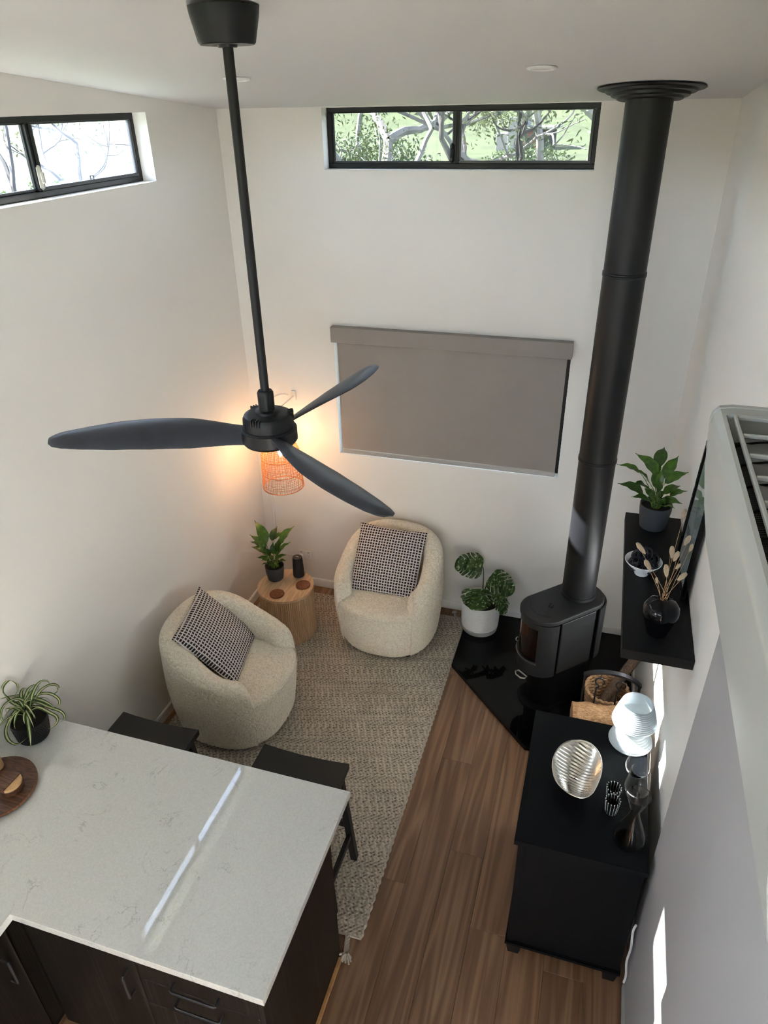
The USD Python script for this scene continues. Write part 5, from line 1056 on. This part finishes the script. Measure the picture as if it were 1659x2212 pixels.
def tree(label, x, y, h, seed, bark='gum_bark', leafm='eucalypt', nleaf=5000, lean=0, cat_='tree', ls=.06, spread=.55, trunk_r=.16, levels=4, first=.28):
    g = np.random.default_rng(seed); t = thing('tree', label, cat_, (x, y, float(gz(x, y)))); segs, tips = [], []
    def grow(p, d, L, r, lv):
        n = 7; P = [p]; dd = d.copy()
        for i in range(n):
            dd = dd + g.normal(0, .14, 3) + np.array([0, 0, .03]); dd /= np.linalg.norm(dd); P.append(P[-1] + dd * L / n)
        segs.append((P, np.linspace(r, r * .58, n + 1)))
        if lv == 0: tips.append((P[-1], L)); tips.append((P[-3], L)); return
        for q in range(int(g.integers(2, 4))):
            nd = dd * .75 + g.normal(0, spread, 3); nd[2] = abs(nd[2]) * .7 + .12; nd /= np.linalg.norm(nd)
            grow(P[-1 if q < 2 else int(g.integers(3, n))], nd, L * g.uniform(.62, .88), r * .58, lv - 1)
    grow(np.array([x, y, float(gz(x, y)) - .3]), np.array([lean, 0, 1.0]) / math.hypot(lean, 1), h * first, trunk_r, levels)
    obj('trunk', cat(*[tube(P, r, 7) for P, r in segs[:1]]), bark, t)
    obj('branches', cat(*[tube(P, r, 5 if r[0] < .05 else 6, caps=False) for P, r in segs[1:]]), bark, t)
    if nleaf:
        k = len(tips); c = np.array([p for p, _ in tips]); sc_ = np.array([l for _, l in tips]); idx = g.integers(0, k, nleaf)
        ctr = c[idx] + g.normal(0, 1, (nleaf, 3)) * (sc_[idx, None] * .38 + .06); a = g.normal(size=(nleaf, 3)); a /= np.linalg.norm(a, axis=1, keepdims=True); b = np.cross(a, g.normal(size=(nleaf, 3))); b /= np.linalg.norm(b, axis=1, keepdims=True)
        s = ls * g.uniform(.6, 1.3, (nleaf, 1)); v = np.stack([ctr - a * s, ctr + b * s * .32, ctr + a * s, ctr - b * s * .32], 1).reshape(-1, 3); i = np.arange(nleaf)[:, None] * 4
        obj('foliage', (v, np.hstack([i, i + 1, i + 2, i + 3])), leafm, t, smooth=False, kind='stuff')
    return t
def bush(label, x, y, r, h, seed, n=3500, ls=.13):
    g = np.random.default_rng(seed); z0 = float(gz(x, y)); t = thing('bush', label, 'bush', (x, y, z0)); st = []
    for q in range(9):
        a = g.uniform(0, 6.28); e = g.uniform(.2, .75) * r; st.append(tube([(x, y, z0 - .1), (x + e * .4 * math.cos(a), y + e * .4 * math.sin(a), z0 + h * .4), (x + e * math.cos(a), y + e * math.sin(a), z0 + h * .75)], [.05, .035, .015], 5))
    obj('stems', cat(*st), 'dark_bark', t)
    d = g.normal(size=(n, 3)); d /= np.linalg.norm(d, axis=1, keepdims=True); d[:, 2] = np.abs(d[:, 2]); q = g.uniform(.72, 1.03, (n, 1)) * (1 + .25 * np.sin(d[:, :1] * 7 + seed) * np.cos(d[:, 1:2] * 6))
    ctr = np.array([x, y, z0]) + d * q * [r, r, h]; a = g.normal(size=(n, 3)); a /= np.linalg.norm(a, axis=1, keepdims=True); b = np.cross(a, g.normal(size=(n, 3))); b /= np.linalg.norm(b, axis=1, keepdims=True)
    s = ls * g.uniform(.6, 1.3, (n, 1)); v = np.stack([ctr - a * s, ctr + b * s * .5, ctr + a * s, ctr - b * s * .5], 1).reshape(-1, 3); i = np.arange(n)[:, None] * 4
    obj('foliage', (v, np.hstack([i, i + 1, i + 2, i + 3])), 'bush_leaf', t, smooth=False, kind='stuff')
# seen through the far window
tree('pale-trunked gum tree in the middle of the left pane of the far window', -4.6, 16.5, 9, 21, nleaf=7000, trunk_r=.24, first=.36)
tree('forked white gum tree by the centre bar of the far window', -1.75, 12.6, 7, 27, nleaf=3000, lean=-.35, trunk_r=.17, first=.34)
tree('dark twisted gum tree at the left of the right pane of the far window', -1.45, 14.2, 7.5, 33, bark='dark_bark', nleaf=2600, lean=.25, trunk_r=.17, first=.30)
tree('slim leaning white gum tree at the right end of the far window', 1.22, 15.5, 8.5, 41, nleaf=2600, lean=-.28, trunk_r=.15, first=.42)
tree('white gum tree behind the leaning one at the right end of the far window', .55, 21.5, 9, 45, nleaf=4200, lean=.2, trunk_r=.2, first=.38)
bush('rounded leafy bush low in the left pane of the far window', -4.9, 10.6, 1.55, 2.75, 51, 8000, .05)
bush('darker bush between the gum trunks in the left pane of the far window', -5.6, 20.5, 2.2, 2.9, 52, 6500, .07)
bush('bush in front of the white house in the right pane of the far window', -1.6, 27.5, 2.0, 2.2, 53, 6000, .07)
for k, (x, y, h) in enumerate(((-14, 44, 11), (-9, 52, 12), (-3.5, 47, 11), (3.5, 50, 12), (8, 44, 10))):
    tree(('gum tree on the rise far behind, leftmost through the far window', 'gum tree on the rise far behind, second from the left through the far window', 'gum tree on the rise left of the white house', 'gum tree on the rise right of the brick wall', 'gum tree on the rise far behind, rightmost through the far window')[k], x, y, h, 60 + k, nleaf=7000, ls=.2, trunk_r=.24, levels=4, first=.36)
hs_ = thing('house', 'white house with an orange banded wall seen through the right pane of the far window', 'house', (-6.6, 66, -.4))
obj('wall', bx(-7.75, -6.42, 64, 69, -.6, 2.0, .02), 'house_white', hs_, smooth=False)
obj('wing', bx(-8.8, -7.77, 64.6, 68, -.6, .8, .02), 'house_white', hs_, smooth=False)
obj('roof', bx(-6.41, -3.6, 63.7, 69, 1.12, 1.27, .02), 'house_white', hs_, smooth=False)
for r in range(4):
    obj('wall_band', bx(-6.40, -5.0, 64, 64.4, -.48 + r * .40, -.48 + r * .40 + .37, .01), 'house_brick', hs_, smooth=False)
obj('window', bx(-6.70, -6.54, 63.96, 64, .40, 1.25), 'house_dark', hs_, smooth=False)
obj('window', bx(-7.15, -6.75, 63.96, 64, -.25, .22), 'house_dark', hs_, smooth=False)
obj('opening', bx(-4.98, -3.7, 64.2, 64.4, -.6, 1.1), 'house_dark', hs_, smooth=False)
# seen through the left window
tree('bare dark tree forking low in the main pane of the left window', -9.6, 10.8, 5.6, 71, bark='dark_bark', nleaf=500, trunk_r=.10, first=.40, levels=4, ls=.06)
tree('bare dark tree at the frame edge in the left window', -8.3, 7.2, 6.0, 73, bark='dark_bark', nleaf=500, trunk_r=.085, first=.48, levels=4, ls=.06)
bush('blue-green bush beside the bare tree at the edge of the left window', -11.4, 10.9, 1.0, 2.0, 75, 4200, .06)
bush('blue-green bush under the forking tree in the left window', -13.2, 14.2, 1.2, 1.7, 76, 4200, .07)
for k, (x, y) in enumerate(((-78, 108), (-84, 101), (-90, 98), (-74, 114), (-94, 91))):
    bush(('dark scrub clump beyond the lawn, right of centre in the left window', 'dark scrub clump beyond the lawn, in the centre of the left window', 'dark scrub clump beyond the lawn, left of centre in the left window', 'dark scrub clump beyond the lawn, far right in the left window', 'dark scrub clump beyond the lawn, far left in the left window')[k], x, y, 6.5, 5.5, 80 + k, 5000, .4)
